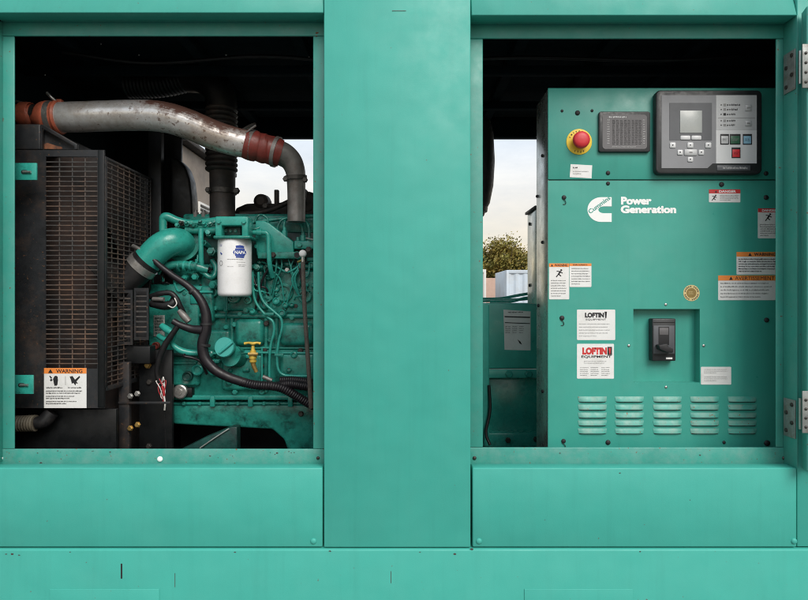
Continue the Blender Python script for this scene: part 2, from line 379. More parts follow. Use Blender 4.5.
def pipe_material():
    m, n, l, b = mat_new('galvanised_pipe_with_rust')
    g = n.new('ShaderNodeNewGeometry'); sep = n.new('ShaderNodeSeparateXYZ'); l.new(g.outputs['Position'], sep.inputs[0])
    def nz(s, d=7, r=.65):
        t = n.new('ShaderNodeTexNoise'); t.inputs['Scale'].default_value = s; t.inputs['Detail'].default_value = d; t.inputs['Roughness'].default_value = r
        l.new(g.outputs['Position'], t.inputs['Vector']); return t.outputs['Fac']
    def mth(op, a, c):
        x = n.new('ShaderNodeMath'); x.operation = op
        for i, v in enumerate((a, c)):
            if hasattr(v, 'is_output'): l.new(v, x.inputs[i])
            else: x.inputs[i].default_value = v
        return x.outputs[0]
    def mr(v, a, c):
        r = n.new('ShaderNodeMapRange'); r.inputs['From Min'].default_value = a; r.inputs['From Max'].default_value = c; l.new(v, r.inputs['Value']); return r.outputs['Result']
    def mix(f, a, c):
        x = n.new('ShaderNodeMixRGB'); l.new(f, x.inputs['Fac'])
        for k, v in (('Color1', a), ('Color2', c)):
            if hasattr(v, 'is_output'): l.new(v, x.inputs[k])
            else: x.inputs[k].default_value = (*v, 1)
        return x.outputs['Color']
    along = mr(sep.outputs['X'], -1.02, -.80)               # rust begins part-way along the run ...
    end = mr(sep.outputs['X'], -.44, -.66)                  # ... and thins out before the coupling
    sn = n.new('ShaderNodeSeparateXYZ'); l.new(g.outputs['True Normal'], sn.inputs[0]); up = mr(sn.outputs['Z'], -.15, .75)                   # water stood on its upper side
    rust = mth('MULTIPLY', mth('MULTIPLY', along, end), up)
    rust = mth('ADD', mth('MULTIPLY', rust, .40), mth('ADD', mth('MULTIPLY', nz(24), .7), mth('MULTIPLY', nz(90, 4), .3)))
    speck = mr(mth('ADD', nz(70, 4, .6), mth('MULTIPLY', along, .05)), .63, .70)
    stain = mr(mth('ADD', nz(9), mth('MULTIPLY', along, .16)), .50, .72)
    c = mix(mr(nz(14), .35, .65), (.68, .67, .66), (.84, .83, .82))
    c = mix(mth('MULTIPLY', stain, .75), c, (.36, .28, .21))
    c = mix(mth('MULTIPLY', speck, .8), c, (.15, .09, .06))
    rm = mr(rust, .545, .78); c = mix(rm, c, (.115, .052, .037))
    l.new(c, b.inputs['Base Color'])
    mt = mth('MULTIPLY', mth('SUBTRACT', 1, rm), .55); l.new(mt, b.inputs['Metallic'])
    l.new(mth('ADD', mth('MULTIPLY', rm, .42), .30), b.inputs['Roughness'])
    bp = n.new('ShaderNodeBump'); bp.inputs['Strength'].default_value = .25; bp.inputs['Distance'].default_value = .002; l.new(nz(80), bp.inputs['Height']); l.new(bp.outputs['Normal'], b.inputs['Normal'])
    return m
M['pipe'] = pipe_material()

# shared small hardware
def hw(name, prof, m, segs=16, angle=35):
    bm = bmesh.new(); a_lathe(bm, (0, 0, 0), (0, -1, 0), prof, segs); bmesh.ops.recalc_face_normals(bm, faces=bm.faces)
    me = bpy.data.meshes.new(name); bm.to_mesh(me); bm.free(); me.shade_smooth(); me.set_sharp_from_angle(angle=R(angle)); me.materials.append(M[m]); return me
DOME = [(-.002, .5), (.0, .5), (.12, .47), (.22, .36), (.28, .15), (.285, 0)]
HEX = [(-.05, .6), (.1, .6), (.1, .5), (.42, .5), (.48, .42), (.48, 0)]
ROUND = lambda m: hw('dome_' + m, DOME, m)
B = {k: ROUND(k) for k in ('paint', 'ink', 'steel', 'brass', 'engine_lt', 'cab', 'pure', 'dark_steel')}
H = {k: hw('hex_' + k, HEX, k, 6, 20) for k in ('engine', 'engine_lt', 'dark_steel', 'steel', 'brass', 'guard', 'black')}
def bolt(parent, px, py, Y, dpx, m='paint', hexa=False, name='bolt'):
    d = dpx * S(Y); return again((H if hexa else B)[m], name, P(px, py, Y), parent, d)

# ------------------------------------------------------------------ the ground
def sheet(name, x0, x1, y0, y1, z, m):
    bm = bmesh.new(); bm.faces.new([bm.verts.new(p) for p in ((x0, y0, z), (x1, y0, z), (x1, y1, z), (x0, y1, z))])
    o = build(name, bm, m); o['kind'] = 'structure'; return o
sheet('ground', -600, 600, -600, 600, 0, M['ground'])
bm = bmesh.new(); a_box(bm, -2.1, 2.1, -.45, 1.65, -.1, .12, .015); o = build('concrete_pad', bm, M['concrete']); o['kind'] = 'structure'

# ------------------------------------------------------------------ the enclosure
FR, FAR = .064, 1.2                              # depth of the recessed door frame and of the far side
XL, XR = -1.52, 1.52
enc = thing('generator_enclosure', 'teal painted steel generator enclosure with two open door bays around a wide centre post', 'enclosure', (0, .6, .12))
x_ = lambda px: P(px, 0, 0).x
z_ = lambda py: P(0, py, 0).z
ZT, ZB = 2.62, .12
wbox('centre_post', x_(323.9), x_(470.6), 0, FR + .03, z_(547.3), ZT, M['paint'], enc, .003)
for rl in (wbox('roof_rail', XL, x_(323.2), .0, .045, z_(13), ZT, M['paint'], enc, .003), wbox('roof_rail', x_(471.6), x_(797), .0, .045, z_(15.5), ZT, M['paint'], enc, .003)):
    zb = min(v.co.z for v in rl.data.vertices)
    for v in rl.data.vertices: v.co.y += max(0, v.co.z - zb - .012) * .30          # the fascia leans back towards the roof
wbox('corner_post', XL, x_(-12), 0, FR + .03, z_(547.3), z_(13.5), M['paint'], enc, .003)
wbox('corner_post', x_(798), XR, .004, FR + .03, z_(547.3), ZT, M['paint'], enc, .003)
lp1 = wbox('lower_panel', x_(-11), x_(322.4), .001, .05, z_(547.3), z_(468), M['paint'], enc, .004)
lp2 = wbox('lower_panel', x_(472.6), x_(797), .001, .05, z_(547.3), z_(468), M['paint'], enc, .004)
for px, par in ((313.5, lp1), (479, lp2), (797 - 3, lp2)): bolt(par, px, 541, .001, 6, 'paint')
base = wbox('base_rail', XL, XR, -.004, FAR + .05, ZB, z_(548.6), M['paint'], enc, .006)
for a, b_ in ((51, 160), (524, 632)):
    x0, x1 = x_(a), x_(b_); wbox('cover_plate', x0, x1, -.0065, -.0045, z_(640), z_(588), M['paint'], base, .0008)
# slit, chips and nicks on the front
for px, py, w, h in ((121.5, 571, 1.6, 15), (175, 580, .6, 14), (391, 577, .5, 12)):
    patch('paint_slit', [(px - w / 2, py - h / 2), (px + w / 2, py - h / 2), (px + w / 2, py + h / 2), (px - w / 2, py + h / 2)], -.0044, M['ink' if w > 1 else 'chip'], base)
def chip(px, py, r, Y, par, m='chip', stretch=1.8):
    n = 9; patch('paint_chip', [(px + stretch * r * random.uniform(.5, 1) * math.cos(2 * math.pi * k / n), py + r * random.uniform(.5, 1) * math.sin(2 * math.pi * k / n)) for k in range(n)], Y, M[m], par)
for px, py, r in ((12, 554, 1.3), (19, 555, .9), (6, 554, .8), (455, 554, 1.2), (640, 551.5, .8), (235, 552, .8), (330, 551, .9), (420, 552, .7), (70, 552, .6)): chip(px, py, r, -.0043, base)
for px, py, r in ((472, 549, 1.3), (620, 473, .7), (545, 520, .4), (690, 500, .4)): chip(px, py, r, -.0045 if py > 548.6 else .0008, base if py > 548.6 else lp2)
cp = enc.children[0]
for px, py, w in ((399, 11, 14),):
    patch('seam', [(px - w / 2, py - .3), (px + w / 2, py - .3), (px + w / 2, py + .3), (px - w / 2, py + .3)], -.0006, M['chip'], cp)
# recessed door frames: four flanges each, plus the sill and soffit returns
def door_frame(o0, o1, i0, i1, ot, it, ib, ob):
    """outer and inner edges in photo px; outer measured at the front face, inner at the flange"""
    X0, X1 = x_(o0), x_(o1); x0, x1 = P(i0, 0, FR).x, P(i1, 0, FR).x
    Zt, Zb = z_(ot) + .03, z_(ob) - .03; zt, zb = P(0, it, FR).z, P(0, ib, FR).z
    th = .007
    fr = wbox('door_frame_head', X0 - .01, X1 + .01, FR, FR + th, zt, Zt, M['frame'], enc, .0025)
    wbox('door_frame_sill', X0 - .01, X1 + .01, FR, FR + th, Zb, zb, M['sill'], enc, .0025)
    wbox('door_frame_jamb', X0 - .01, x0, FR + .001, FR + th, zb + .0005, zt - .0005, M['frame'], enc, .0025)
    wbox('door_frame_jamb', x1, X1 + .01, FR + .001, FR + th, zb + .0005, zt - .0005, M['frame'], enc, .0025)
    return fr
door_frame(-11, 325, 14, 313, 13, 36, 449, 468)
door_frame(471, 797, 483, 776.5, 15.5, 38.5, 447.5, 468)
for x0, x1, zz in ((x_(-11), x_(321.4), z_(468)), (x_(472.6), x_(797), z_(468))):
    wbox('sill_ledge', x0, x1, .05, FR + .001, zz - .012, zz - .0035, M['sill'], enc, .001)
for x0, x1, zz in ((x_(-11), x_(324), z_(13)), (x_(472), x_(797), z_(15.5))):
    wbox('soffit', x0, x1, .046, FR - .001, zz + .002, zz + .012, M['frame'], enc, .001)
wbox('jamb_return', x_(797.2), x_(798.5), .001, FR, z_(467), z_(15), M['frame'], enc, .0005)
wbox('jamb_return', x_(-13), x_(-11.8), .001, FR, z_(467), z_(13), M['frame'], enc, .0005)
for px, py, m_, d in ((160, 459, 'pure', 5.6), (0.5, 458, 'pure', 5), (474.5, 458, 'dark_steel', 4), (784, 458, 'dark_steel', 4), (318, 458, 'dark_steel', 3.4), (41, 463, 'dark_steel', 2)):
    bolt(enc, px, py, FR - .0005, d, m_, name='screw')
for px, py, r in ((277, 453, .9), (41, 463.5, 1.4), (110, 452, .6), (210, 456, .7), (560, 453, .7), (700, 455, .8), (317, 33, 1.2), (316.5, 36, .8)): chip(px, py, r, FR - .0008, enc, 'rust' if py < 40 else 'chip')
for k in range(14): chip(random.uniform(20, 310), random.uniform(450, 461), random.uniform(.3, .7), FR - .0007, enc)
# roof, end walls, far side
wbox('roof_panel', XL, XR, .096, FAR + .05, 2.46, ZT - .004, M['paint'], enc)
wbox('roof_insulation', XL + .03, XR - .03, FR + .03, FAR - .01, 2.42, 2.4585, M['foam'], enc)
for x0, x1, xi0, xi1 in ((XL, XL + .03, XL + .031, XL + .07), (XR - .03, XR, XR - .07, XR - .031)):
    wbox('end_wall', x0, x1, FR + .031, FAR + .05, z_(547.3), 2.4595, M['paint'], enc)
    wbox('wall_insulation', xi0, xi1, FR + .04, FAR - .012, .78, 2.419, M['foam'], enc)
zfar = P(0, 137, FAR).z
wbox('far_header', XL + .03, XR - .03, FAR, FAR + .05, zfar, 2.4594, M['foam'], enc)
wbox('far_centre_post', -.16, .12, FAR + .001, FAR + .049, .76, zfar - .001, M['paint'], enc)
for x0, x1 in ((XL + .03, -1.2), (1.2, XR - .03)): wbox('far_corner_post', x0, x1, FAR + .001, FAR + .049, .76, zfar - .001, M['foam'], enc)
wbox('far_lower_panel', XL + .03, XR - .03, FAR + .002, FAR + .048, z_(548.5), 1.02, M['paint'], enc)
wbox('floor_plate', XL + .03, XR - .03, FR + .04, FAR, z_(548.5), z_(548.5) + .02, M['black'], enc)
# small fixings seen against the dark roof lining, and a hung plate
for px, py in ((101, 44), (139, 55), (45, 75), (226, 55), (309, 57)):
    again(B['steel'], 'roof_screw', P(px, py, .30), enc, .006)
pbox('roof_bracket', 706, 41, 729, 53, .75, .02, M['galv'], enc, .002)
for px in (70, 190, 300, 520, 610, 700): wbox('roof_rib', P(px, 0, .3).x - .02, P(px, 0, .3).x + .02, FR + .05, FAR - .02, 2.385, 2.4195, M['foam'], enc, .003)
for yy in (.45, .85): wbox('roof_rib', XL + .08, XR - .08, yy, yy + .03, 2.352, 2.3845, M['foam'], enc, .003)
tube('roof_cable', [(-1.2, .30, 2.37), (-.9, .32, 2.34), (-.5, .31, 2.36), (-.1, .30, 2.33), (.4, .31, 2.355), (.9, .3, 2.34), (1.2, .31, 2.36)], .007, M['black'], enc, 8)
# left brackets with slotted bolts
for y0, y1 in ((163, 180), (375, 394)):
    br = pbox('latch_bracket', 9, y0, 36.5 if y0 < 200 else 33, y1, .125, .006, M['engine_lt'], enc, .001)
    cx, cy = (25, (y0 + y1) / 2 + .6) if y0 < 200 else (22, (y0 + y1) / 2 + .6)
    prism('slot', rrect(cx - 4, cy - 2, cx + 3, cy + 2, 1.9), .1245, .0004, M['ink'], br, 0)
    ptube('latch_bolt', [(cx - 2, cy, .1235), (cx + 6, cy, .1215)], 1.3, M['steel'], br, 10, 2)

# ------------------------------------------------------------------ the open door at the right edge
door = thing('enclosure_door', 'teal enclosure door swung wide open, cut off at the right edge of the picture', 'door', P(800.5, 468, -.008))
hinge_dir = R(-18)                                # swung past square, its inner face turned to the viewer
def dbox(name, u0, u1, v0, v1, z0, z1, m, parent, bev=.003):
    """box in door coordinates: u along the door away from the hinge, v towards the viewer"""
    bm = bmesh.new(); a_box(bm, u0, u1, v0, v1, 0, 1, bev)
    ca, sa = math.cos(hinge_dir), math.sin(hinge_dir); q = P(801.6, 0, -.008)
    bm2 = bmesh.new(); a_box(bm2, u0, u1, v0, v1, z0, z1, bev); bm.free()
    for v in bm2.verts: v.co = Vector((q.x + v.co.x * ca - v.co.y * sa, q.y + v.co.x * sa + v.co.y * ca, v.co.z))
    return build(name, bm2, m, parent, True, 50)
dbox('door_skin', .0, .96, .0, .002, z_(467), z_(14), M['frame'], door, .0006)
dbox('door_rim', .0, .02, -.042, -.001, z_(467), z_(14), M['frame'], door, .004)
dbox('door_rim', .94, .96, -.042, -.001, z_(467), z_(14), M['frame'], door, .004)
dbox('door_lining', .03, .93, -.03, -.001, z_(455), z_(26), M['foam'], door, .004)
for y0, y1 in ((49, 92), (396, 437)):
    hg = ptube('hinge', [(800.3, y0 + 2, -.012), (800.3, y1 - 8, -.012)], 1.7, M['steel'], door, 12, 3)
    q = P(797, 0, 0).x
    wbox('hinge_leaf', q - .0032, q - .0004, .004, FR - .006, P(0, y1, .03).z, P(0, y0 + 3, .03).z, M['hinge'], hg, .0008)
    pbox('hinge_leaf', 802.5, y0 - 5, 812, y1 - 4, -.058, .003, M['hinge'], hg, .0008)
    for i in range(4):
        yy = y0 + 8 + i * (y1 - y0 - 14) / 3
        bm = bmesh.new(); a_lathe(bm, (q - .0032, .018 + .026 * (i % 2), P(0, yy, .03).z), (-1, 0, 0), [(0, .0065), (.003, .006), (.0045, .003), (.0046, 0)], 12); build('hinge_screw', bm, M['dark_steel'], hg, True, 40)
        bolt(hg, 806, yy - 4, -.0585, 3, 'dark_steel', name='hinge_screw')

# ------------------------------------------------------------------ the control cabinet
CY = .22; CB = .40
cab = thing('control_cabinet', 'teal control cabinet with display, red stop button and louvers in the right bay', 'cabinet', P(665, 447, CY + .09))
plate_hole('lower_door_panel', (548, 180.6, 782, 462), (633.3, 309, 699.8, 382.5), CY, .003, M['cab'], cab, .034)
up = pbox('upper_panel', 548, 88, 782, 179.6, CY, .006, M['cab'], cab, .002)
x0, x1, z0, z1 = pr(548, 88, 782, 462, CY)
sidep = wbox('side_panel', x0 + .0015, x0 + .006, CY + .0065, CB, z0, z1 - .002, M['galv'], cab, .001)
wbox('side_panel', x1 - .006, x1 - .0015, CY + .0065, CB, z0, z1 - .002, M['cab'], cab, .001)
wbox('top_panel', x0 + .007, x1 - .007, CY + .0065, CB, z1 - .007, z1 - .003, M['cab'], cab, .001)
wbox('back_panel', x0 + .007, x1 - .007, CB - .004, CB - .001, z0, z1 - .008, M['cab'], cab, 0)
wbox('seam_strip', x0 + .007, x1 - .007, CY + .004, CY + .008, P(0, 182, CY).z, P(0, 178, CY).z, M['ink'], cab, 0)
wbox('foot', x0 + .007, x1 - .007, CY + .02, CB - .006, .768, z0, M['black'], cab, .002)
for yy in (.30, .36):
    for pz in (150, 182, 240, 300, 395):
        bm = bmesh.new(); a_lathe(bm, (x0 + .0012, yy + (.02 if pz == 182 else 0), P(0, pz + (6 if yy > .33 else 0), CY).z), (-1, 0, 0), [(0, .006), (.004, .0055), (.006, .003), (.0062, 0)], 12)
        if (yy > .33) == (pz in (182, 300)): build('side_bolt', bm, M['ink'], cab, True, 40)
        else: bm.free()
# black screws and holes on the face
for px, py, d in ((562, 111, 3.0), (577.5, 113, 5), (592, 110.8, 3), (608, 173, 4.4), (608, 183.5, 4), (564, 197.5, 4.6), (721.5, 184.5, 5), (766, 173.5, 4.6), (766, 197.5, 5),
                  (562, 318, 5), (766.5, 320, 5), (563.5, 441, 4.6), (608, 442.3, 5), (724, 442.3, 3.4), (767, 443, 6)):
    bolt(cab, px, py, CY - .0002, d, 'ink', name='screw')
for px, py in ((564, 199), (562, 320), (563.5, 443)):
    ptube('screw_keeper', [(px - 1.5, py - .5, CY - .002), (px + 1.4, py + 2, CY - .003), (px + 1.6, py + 5, CY - .002), (px - 1, py + 5.4, CY - .001)], .35, M['dark_steel'], cab, 6, 5)
for px, py in ((665.7, 304.5), (628.8, 345.6), (703.6, 345.6), (666, 387)): bolt(cab, px, py, CY, 3.0, 'steel', name='screw')
# emergency stop
st = thing  # (kept plain: the stop button is a part)
ring = lathe('stop_button', P(579, 142, CY), (0, -1, 0), [(0, .0432), (.002, .0432), (.0035, .040), (.0036, .016)], M['yellow'], cab, 40)
q = P(579, 142, CY)
lathe('mushroom_head', q, (0, -1, 0), [(.003, .019), (.018, .019), (.019, .0255), (.024, .0285), (.031, .0275), (.036, .022), (.038, .012), (.0385, 0)], M['redbtn'], ring, 32, 50)
def arc_text(s, a0, a1, r, flip, size=.0068):
    n = len(s)
    for i, ch in enumerate(s):
        a = R(a0 + (a1 - a0) * i / (n - 1)); bm = glyphs(ch, .02)
        xs = [v.co.x for v in bm.verts]; cx = (min(xs) + max(xs)) / 2; sp = a - R(90) + (math.pi if flip else 0)
        for v in bm.verts:
            u, w = (v.co.x - cx) * size * 1.1, (v.co.y - .35) * size * 1.1
            v.co = Vector((q.x + r * math.cos(a) + u * math.cos(sp) - w * math.sin(sp), q.y - .0041, q.z + r * math.sin(a) + u * math.sin(sp) + w * math.cos(sp)))
        flat('stop_lettering', bm, M['ink'], ring)
arc_text('EMERGENCY', 155, 25, .0352, False); arc_text('STOP', 245, 295, .0352, True, .0075)
# alarm annunciator
an = prism('annunciator', rrect(599, 111.5, 650.3, 152, 2.2), CY - .012, .012, M['bezel'], cab, .002)
prism('annunciator_face', rrect(602.5, 114.8, 647, 149, 3), CY - .0128, .0006, M['grey3'], an, 0)
print_lines('annunciator_heading', (609, 116.2, 628, 117.8), 1, CY - .0132, M['btn'], an, .9, .95)
for k, cx in enumerate((613.5, 617.5, 621.5, 625.5, 629, 633, 636.5, 640)):
    print_lines('annunciator_print', (cx - 1.2, 120, cx + 1.6, 145), 17, CY - .0132, M['ink'], an, .55, .95, seed=k, word=(2, 4))
print_lines('annunciator_print', (607.2, 119.5, 609.6, 145), 11, CY - .0132, M['pale_ink'], an, .4, .95, seed=3, word=(2, 4))
print_lines('annunciator_print', (643, 119.5, 645, 145), 11, CY - .0132, M['pale_ink'], an, .4, .95, seed=5, word=(2, 4))
print_lines('annunciator_print', (612, 146.4, 640, 147.4), 1, CY - .0132, M['pale_ink'], an, .8, .9, seed=7)
# display module
dp = prism('display_module', rrect(656, 90, 762.3, 174, 5), CY - .028, .028, M['bezel'], cab, .005, 3)
YF = CY - .0284
prism('faceplate', [(661.6, 95.3), (716, 95.3), (716, 163.6), (712.5, 163.6), (707.5, 168.2), (661.6, 168.2)], YF - .0004, .0006, M['grey1'], dp, 0)
prism('faceplate', [(716.1, 95.3), (756.8, 95.3), (756.8, 130), (716.1, 130)], YF - .0004, .0006, M['pale'], dp, 0)
prism('faceplate', [(716.1, 130.1), (756.8, 130.1), (756.8, 163.5), (716.1, 163.5)], YF - .0004, .0006, M['btn'], dp, 0)
pbox('screen_surround', 669.5, 103, 712, 140.5, YF - .0012, .0006, M['grey2'], dp, 0)
pbox('screen', 680, 110.6, 702, 133, YF - .0024, .001, M['screen'], dp, .0004)
for x0, y0, x1, y1, m_ in ((680.6, 135.6, 690.4, 139.8, 'btn'), (691.6, 135.6, 701.4, 139.8, 'btn'), (670, 142.5, 675.8, 148, 'btn'), (687.6, 142.5, 693.4, 148, 'btn'), (705.6, 142.5, 711.4, 148, 'btn'),
                           (677.6, 149.8, 683, 155, 'btn'), (684.6, 149.4, 697.2, 155.4, 'pale'), (698.8, 149.8, 704.2, 155, 'btn'), (687.8, 157, 693.2, 161.8, 'btn'), (745.4, 104.8, 751.8, 111, 'pale'), (745.4, 120.8, 751.8, 126, 'pale')):
    k = prism('key', rrect(x0, y0, x1, y1, .9, 3), YF - .0030, .0026, M[m_], dp, .0006, 1)
    cx, cy = (x0 + x1) / 2, (y0 + y1) / 2
    if x1 - x0 < 7 and m_ == 'btn': patch('key_print', [(cx - .9, cy - .8), (cx + .9, cy - .8), (cx, cy + .9)], YF - .0034, M['ink'], dp)
    elif m_ == 'pale': patch('key_print', [(cx - 1.6, cy - .7), (cx + 1.6, cy - .7), (cx + 1.6, cy + .7), (cx - 1.6, cy + .7)], YF - .0034, M['grey_ink'], dp)
for x0, y0, x1, y1, m_ in ((720.4, 134, 729, 144.5, 'pale'), (730, 134, 740.6, 144.5, 'green'), (743, 134, 752, 144.6, 'sky_btn'), (731.8, 147.4, 740.6, 158, 'redbtn')):
    pbox('key_frame', x0, y0, x1, y1, YF - .0018, .0014, M['ink'], dp, .0004)
    pbox('key', x0 + .8, y0 + 2.1, x1 - .8, y1 - .8, YF - .003, .0012, M[m_], dp, .0005)
    print_lines('key_print', (x0 + 2, y0 + 4.6, x1 - 1.8, y0 + 7.6), 2, YF - .0034, M['ink' if m_ != 'green' else 'grey_ink'], dp, .45, .9)
for i, (yy, w) in enumerate(((104.6, 14), (109.2, 11), (114, 9), (120.4, 9), (124.8, 8))):
    bolt(dp, 721.2, yy + .4, YF - .0008, 1.2, 'dark_steel', name='indicator')
    pbox('status_symbol', 723.4, yy - .8, 726, yy + 1.6, YF - .0009, .0003, M['ink' if i == 2 else 'grey_ink'], dp, 0)
    print_lines('status_print', (727, yy - .6, 727 + w, yy + 1.2), 1, YF - .001, M['ink'], dp, .9, 1)
patch('divider', [(718, 118), (755, 118), (755, 118.35), (718, 118.35)], YF - .0008, M['grey_ink'], dp)
pbox('nameplate', 717, 165.4, 750.4, 170.6, YF - .0012, .001, M['grey2'], dp, .0003)
print_lines('nameplate_print', (723, 167, 748, 169.2), 1, YF - .0016, M['pale_ink'], dp, .8, 1, word=(3, 6))
# white block-letter emblem with the diagonal word, and the name
YE = CY - .0006
def emblem():
    out = []
    for i in range(25):                                   # outer curve of the C, from its upper arm round to its lower arm
        a = R(90 + 180 * i / 24); out.append((601.4 + 14.2 * math.cos(a) * .98, 209.6 - 12.4 * math.sin(a)))
    out += [(611.7, 222), (611.7, 213.2), (603.5, 213.2)]
    for i in range(9):
        a = R(270 - 180 * i / 8); out.append((603.5 + 5.2 * math.cos(a), 209.8 - 3.4 * math.sin(a)))
    out += [(611.7, 206.4), (611.7, 197.2)]
    return out
em = prism('emblem', emblem(), YE, .0005, M['pure'], cab, 0)
lettering('emblem_lettering', 'Cummins', (586.5, 202.5, 612, 207), YE - .0004, M['cab'], em, .02, spin=R(36))
lettering('lettering', 'Power', (621, 196.8, 651.6, 204.8), YE, M['pure'], cab, .055)
lettering('lettering', 'Generation', (620.6, 205.4, 676.2, 213.4), YE, M['pure'], cab, .055)
# stickers
YS, YI = CY - .0008, CY - .0013
def sticker(name, rect, label=None, m='white', bow=0):
    o = prism(name, rrect(*rect, .8, 3), YS, .0007, M[m], cab, 0)
    if label: o['label'] = label
    return o
def band(rect, m, par): return pbox('sticker_band', *rect, YS - .0003, .0003, M[m], par, 0)
def hazard(cx, cy, r, par): patch('hazard_triangle', [(cx, cy - r), (cx + r, cy + r * .8), (cx - r, cy + r * .8)], YI, M['ink'], par)
def figure(cx, cy, s, par):
    """a falling figure: head, body and limbs of a safety pictogram"""
    bm = bmesh.new()
    def bar(a, b, w):
        a, b = Vector((*a, 0)), Vector((*b, 0)); d = (b - a).normalized(); nrm = Vector((-d.y, d.x, 0)) * w
        bm.faces.new([bm.verts.new(P(cx + s * p.x, cy + s * p.y, YI)) for p in (a + nrm, b + nrm, b - nrm, a - nrm)])
    bm.faces.new([bm.verts.new(P(cx + s * (.5 + .22 * math.cos(i)), cy + s * (-.75 + .22 * math.sin(i)), YI)) for i in [k * math.pi / 5 for k in range(10)]])
    bar((.35, -.5), (-.1, .15), .17); bar((.3, -.35), (.8, -.1), .09); bar((.3, -.4), (-.5, -.55), .09); bar((-.1, .1), (.45, .55), .11); bar((-.1, .1), (-.6, .75), .11)
    flat('pictogram', bm, M['ink'], par)
s1 = prism('information_sticker', [(570.6, 164.2), (592.2, 165.4), (591.6, 178.4), (569.8, 177.2)], YS, .0007, M['white'], cab, 0); s1['label'] = 'small white sticker with grey print below the red stop button'
print_lines('sticker_print', (573, 171, 590, 175.5), 2, YI, M['grey_ink'], s1, .35); print_lines('sticker_print', (573, 167, 582, 169), 1, YI, M['ink'], s1, .6)
s2 = sticker('danger_sticker', (709, 189.4, 740.4, 202.4), 'white and red danger sticker under the display')
band((709, 189.4, 740.4, 193.4), 'red', s2); lettering('sticker_lettering', 'DANGER', (719, 190.2, 736, 192.8), YI, M['pure'], s2, .03); hazard(716, 191.6, 1.2, s2)
figure(714, 198, 3.4, s2); print_lines('sticker_print', (720, 195, 739, 201.5), 4, YI, M['grey_ink'], s2, .4)
s3 = sticker('danger_sticker', (758, 208.4, 779, 238.4), 'tall white danger sticker at the right edge of the cabinet')
band((758, 208.4, 779, 212.2), 'red', s3); lettering('sticker_lettering', 'DANGER', (762, 209.2, 777, 211.6), YI, M['pure'], s3, .03); figure(768, 217.6, 4.4, s3)
print_lines('sticker_print', (760, 224, 778, 237), 6, YI, M['grey_ink'], s3, .5)
s4 = sticker('warning_sticker', (736.6, 252, 780, 274.6), 'orange headed warning sticker above the French one')
band((736.6, 252, 780, 256.6), 'orange', s4); hazard(750, 254.6, 1.8, s4); lettering('sticker_lettering', 'WARNING', (754, 252.7, 776, 256), YI, M['ink'], s4, .03)
print_lines('sticker_print', (738.5, 258.5, 779, 273), 6, YI, M['ink'], s4, .5)
s5 = sticker('warning_sticker', (718.2, 275.4, 780, 300.2), 'wide orange headed French warning sticker')
band((718.2, 275.4, 780, 280.6), 'orange', s5); hazard(731, 278.4, 1.9, s5); lettering('sticker_lettering', 'AVERTISSEMENT', (735, 276.2, 774.5, 280), YI, M['ink'], s5, .0)
print_lines('sticker_print', (720.5, 282.5, 772, 299.5), 5, YI, M['grey_ink'], s5, .4, .8)
s6 = sticker('warning_sticker', (549, 263.4, 569.2, 299.4), 'narrow orange headed warning sticker with a falling figure')
band((549, 263.4, 569.2, 267), 'orange', s6); hazard(552, 265.4, 1.3, s6); lettering('sticker_lettering', 'WARNING', (554.5, 264, 567.5, 266.5), YI, M['ink'], s6, .03); figure(559, 273.6, 4.6, s6)
print_lines('sticker_print', (551, 280, 567.5, 298), 7, YI, M['grey_ink'], s6, .35)
s7 = sticker('warning_sticker', (569.6, 263.4, 591.4, 287), 'small orange headed sticker of text only')
band((569.6, 263.4, 591.4, 266), 'orange', s7); print_lines('sticker_print', (573, 264.2, 589, 265.6), 1, YI, M['ink'], s7, .8, 1); print_lines('sticker_print', (571.5, 268, 590, 286), 7, YI, M['grey_ink'], s7, .35)
s8 = sticker('dealer_sticker', (577, 309.6, 615.2, 340), 'upper white dealer sticker with black lettering')
lettering('sticker_lettering', 'LOFTIN', (585, 312.6, 604, 317.6), YI, M['ink'], s8, .06); patch('sticker_mark', [(604.6, 311.6), (607, 311.6), (606.4, 318), (605.2, 318)], YI, M['ink'], s8)
lettering('sticker_lettering', 'EQUIPMENT', (586, 318.6, 606, 320.6), YI, M['ink'], s8, .0); print_lines('sticker_print', (579, 323.5, 612, 338.5), 5, YI, M['pale_ink'], s8, .28)
s9 = sticker('dealer_sticker', (577, 343.8, 614, 378.6), 'lower white dealer sticker with red lettering')
lettering('sticker_lettering', 'LOFTIN', (582.4, 347.4, 607, 354.6), YI, M['red'], s9, .07)
pbox('sticker_mark', 607.6, 346.8, 612, 355, YI - .0001, .0002, M['ink'], s9, 0); patch('sticker_mark', [(608.6, 348), (611, 348), (610.2, 354), (609.4, 354)], YI - .0004, M['red'], s9)
lettering('sticker_lettering', 'EQUIPMENT', (581.4, 355.4, 611.4, 358.2), YI, M['ink'], s9, .02)
print_lines('sticker_print', (584, 361, 608, 364.5), 2, YI, M['grey_ink'], s9, .35, .9)
for cx in (580, 590.6, 601.6): print_lines('sticker_print', (cx, 367.2, cx + 8.6, 376.8), 5, YI, M['grey_ink'], s9, .35, .8)
s10 = sticker('plain_text_plate', (701, 366.8, 731.2, 384.6), 'small white text plate beside the breaker recess')
print_lines('sticker_print', (704, 369, 729.5, 374), 3, YI, M['pale_ink'], s10, .4); print_lines('sticker_print', (704, 376.4, 729.5, 382), 3, YI, M['pale_ink'], s10, .4)
seal = lathe('gold_seal', P(691.4, 293, CY), (0, -1, 0), [(0, .0275), (.0006, .0275), (.0007, 0)], M['gold'], cab, 32)
lathe('seal_centre', P(691.4, 293, CY - .0008), (0, -1, 0), [(0, .0165), (.0003, .0165), (.0004, 0)], M['gold_dk'], seal, 24)
q = P(691.4, 293, CY)
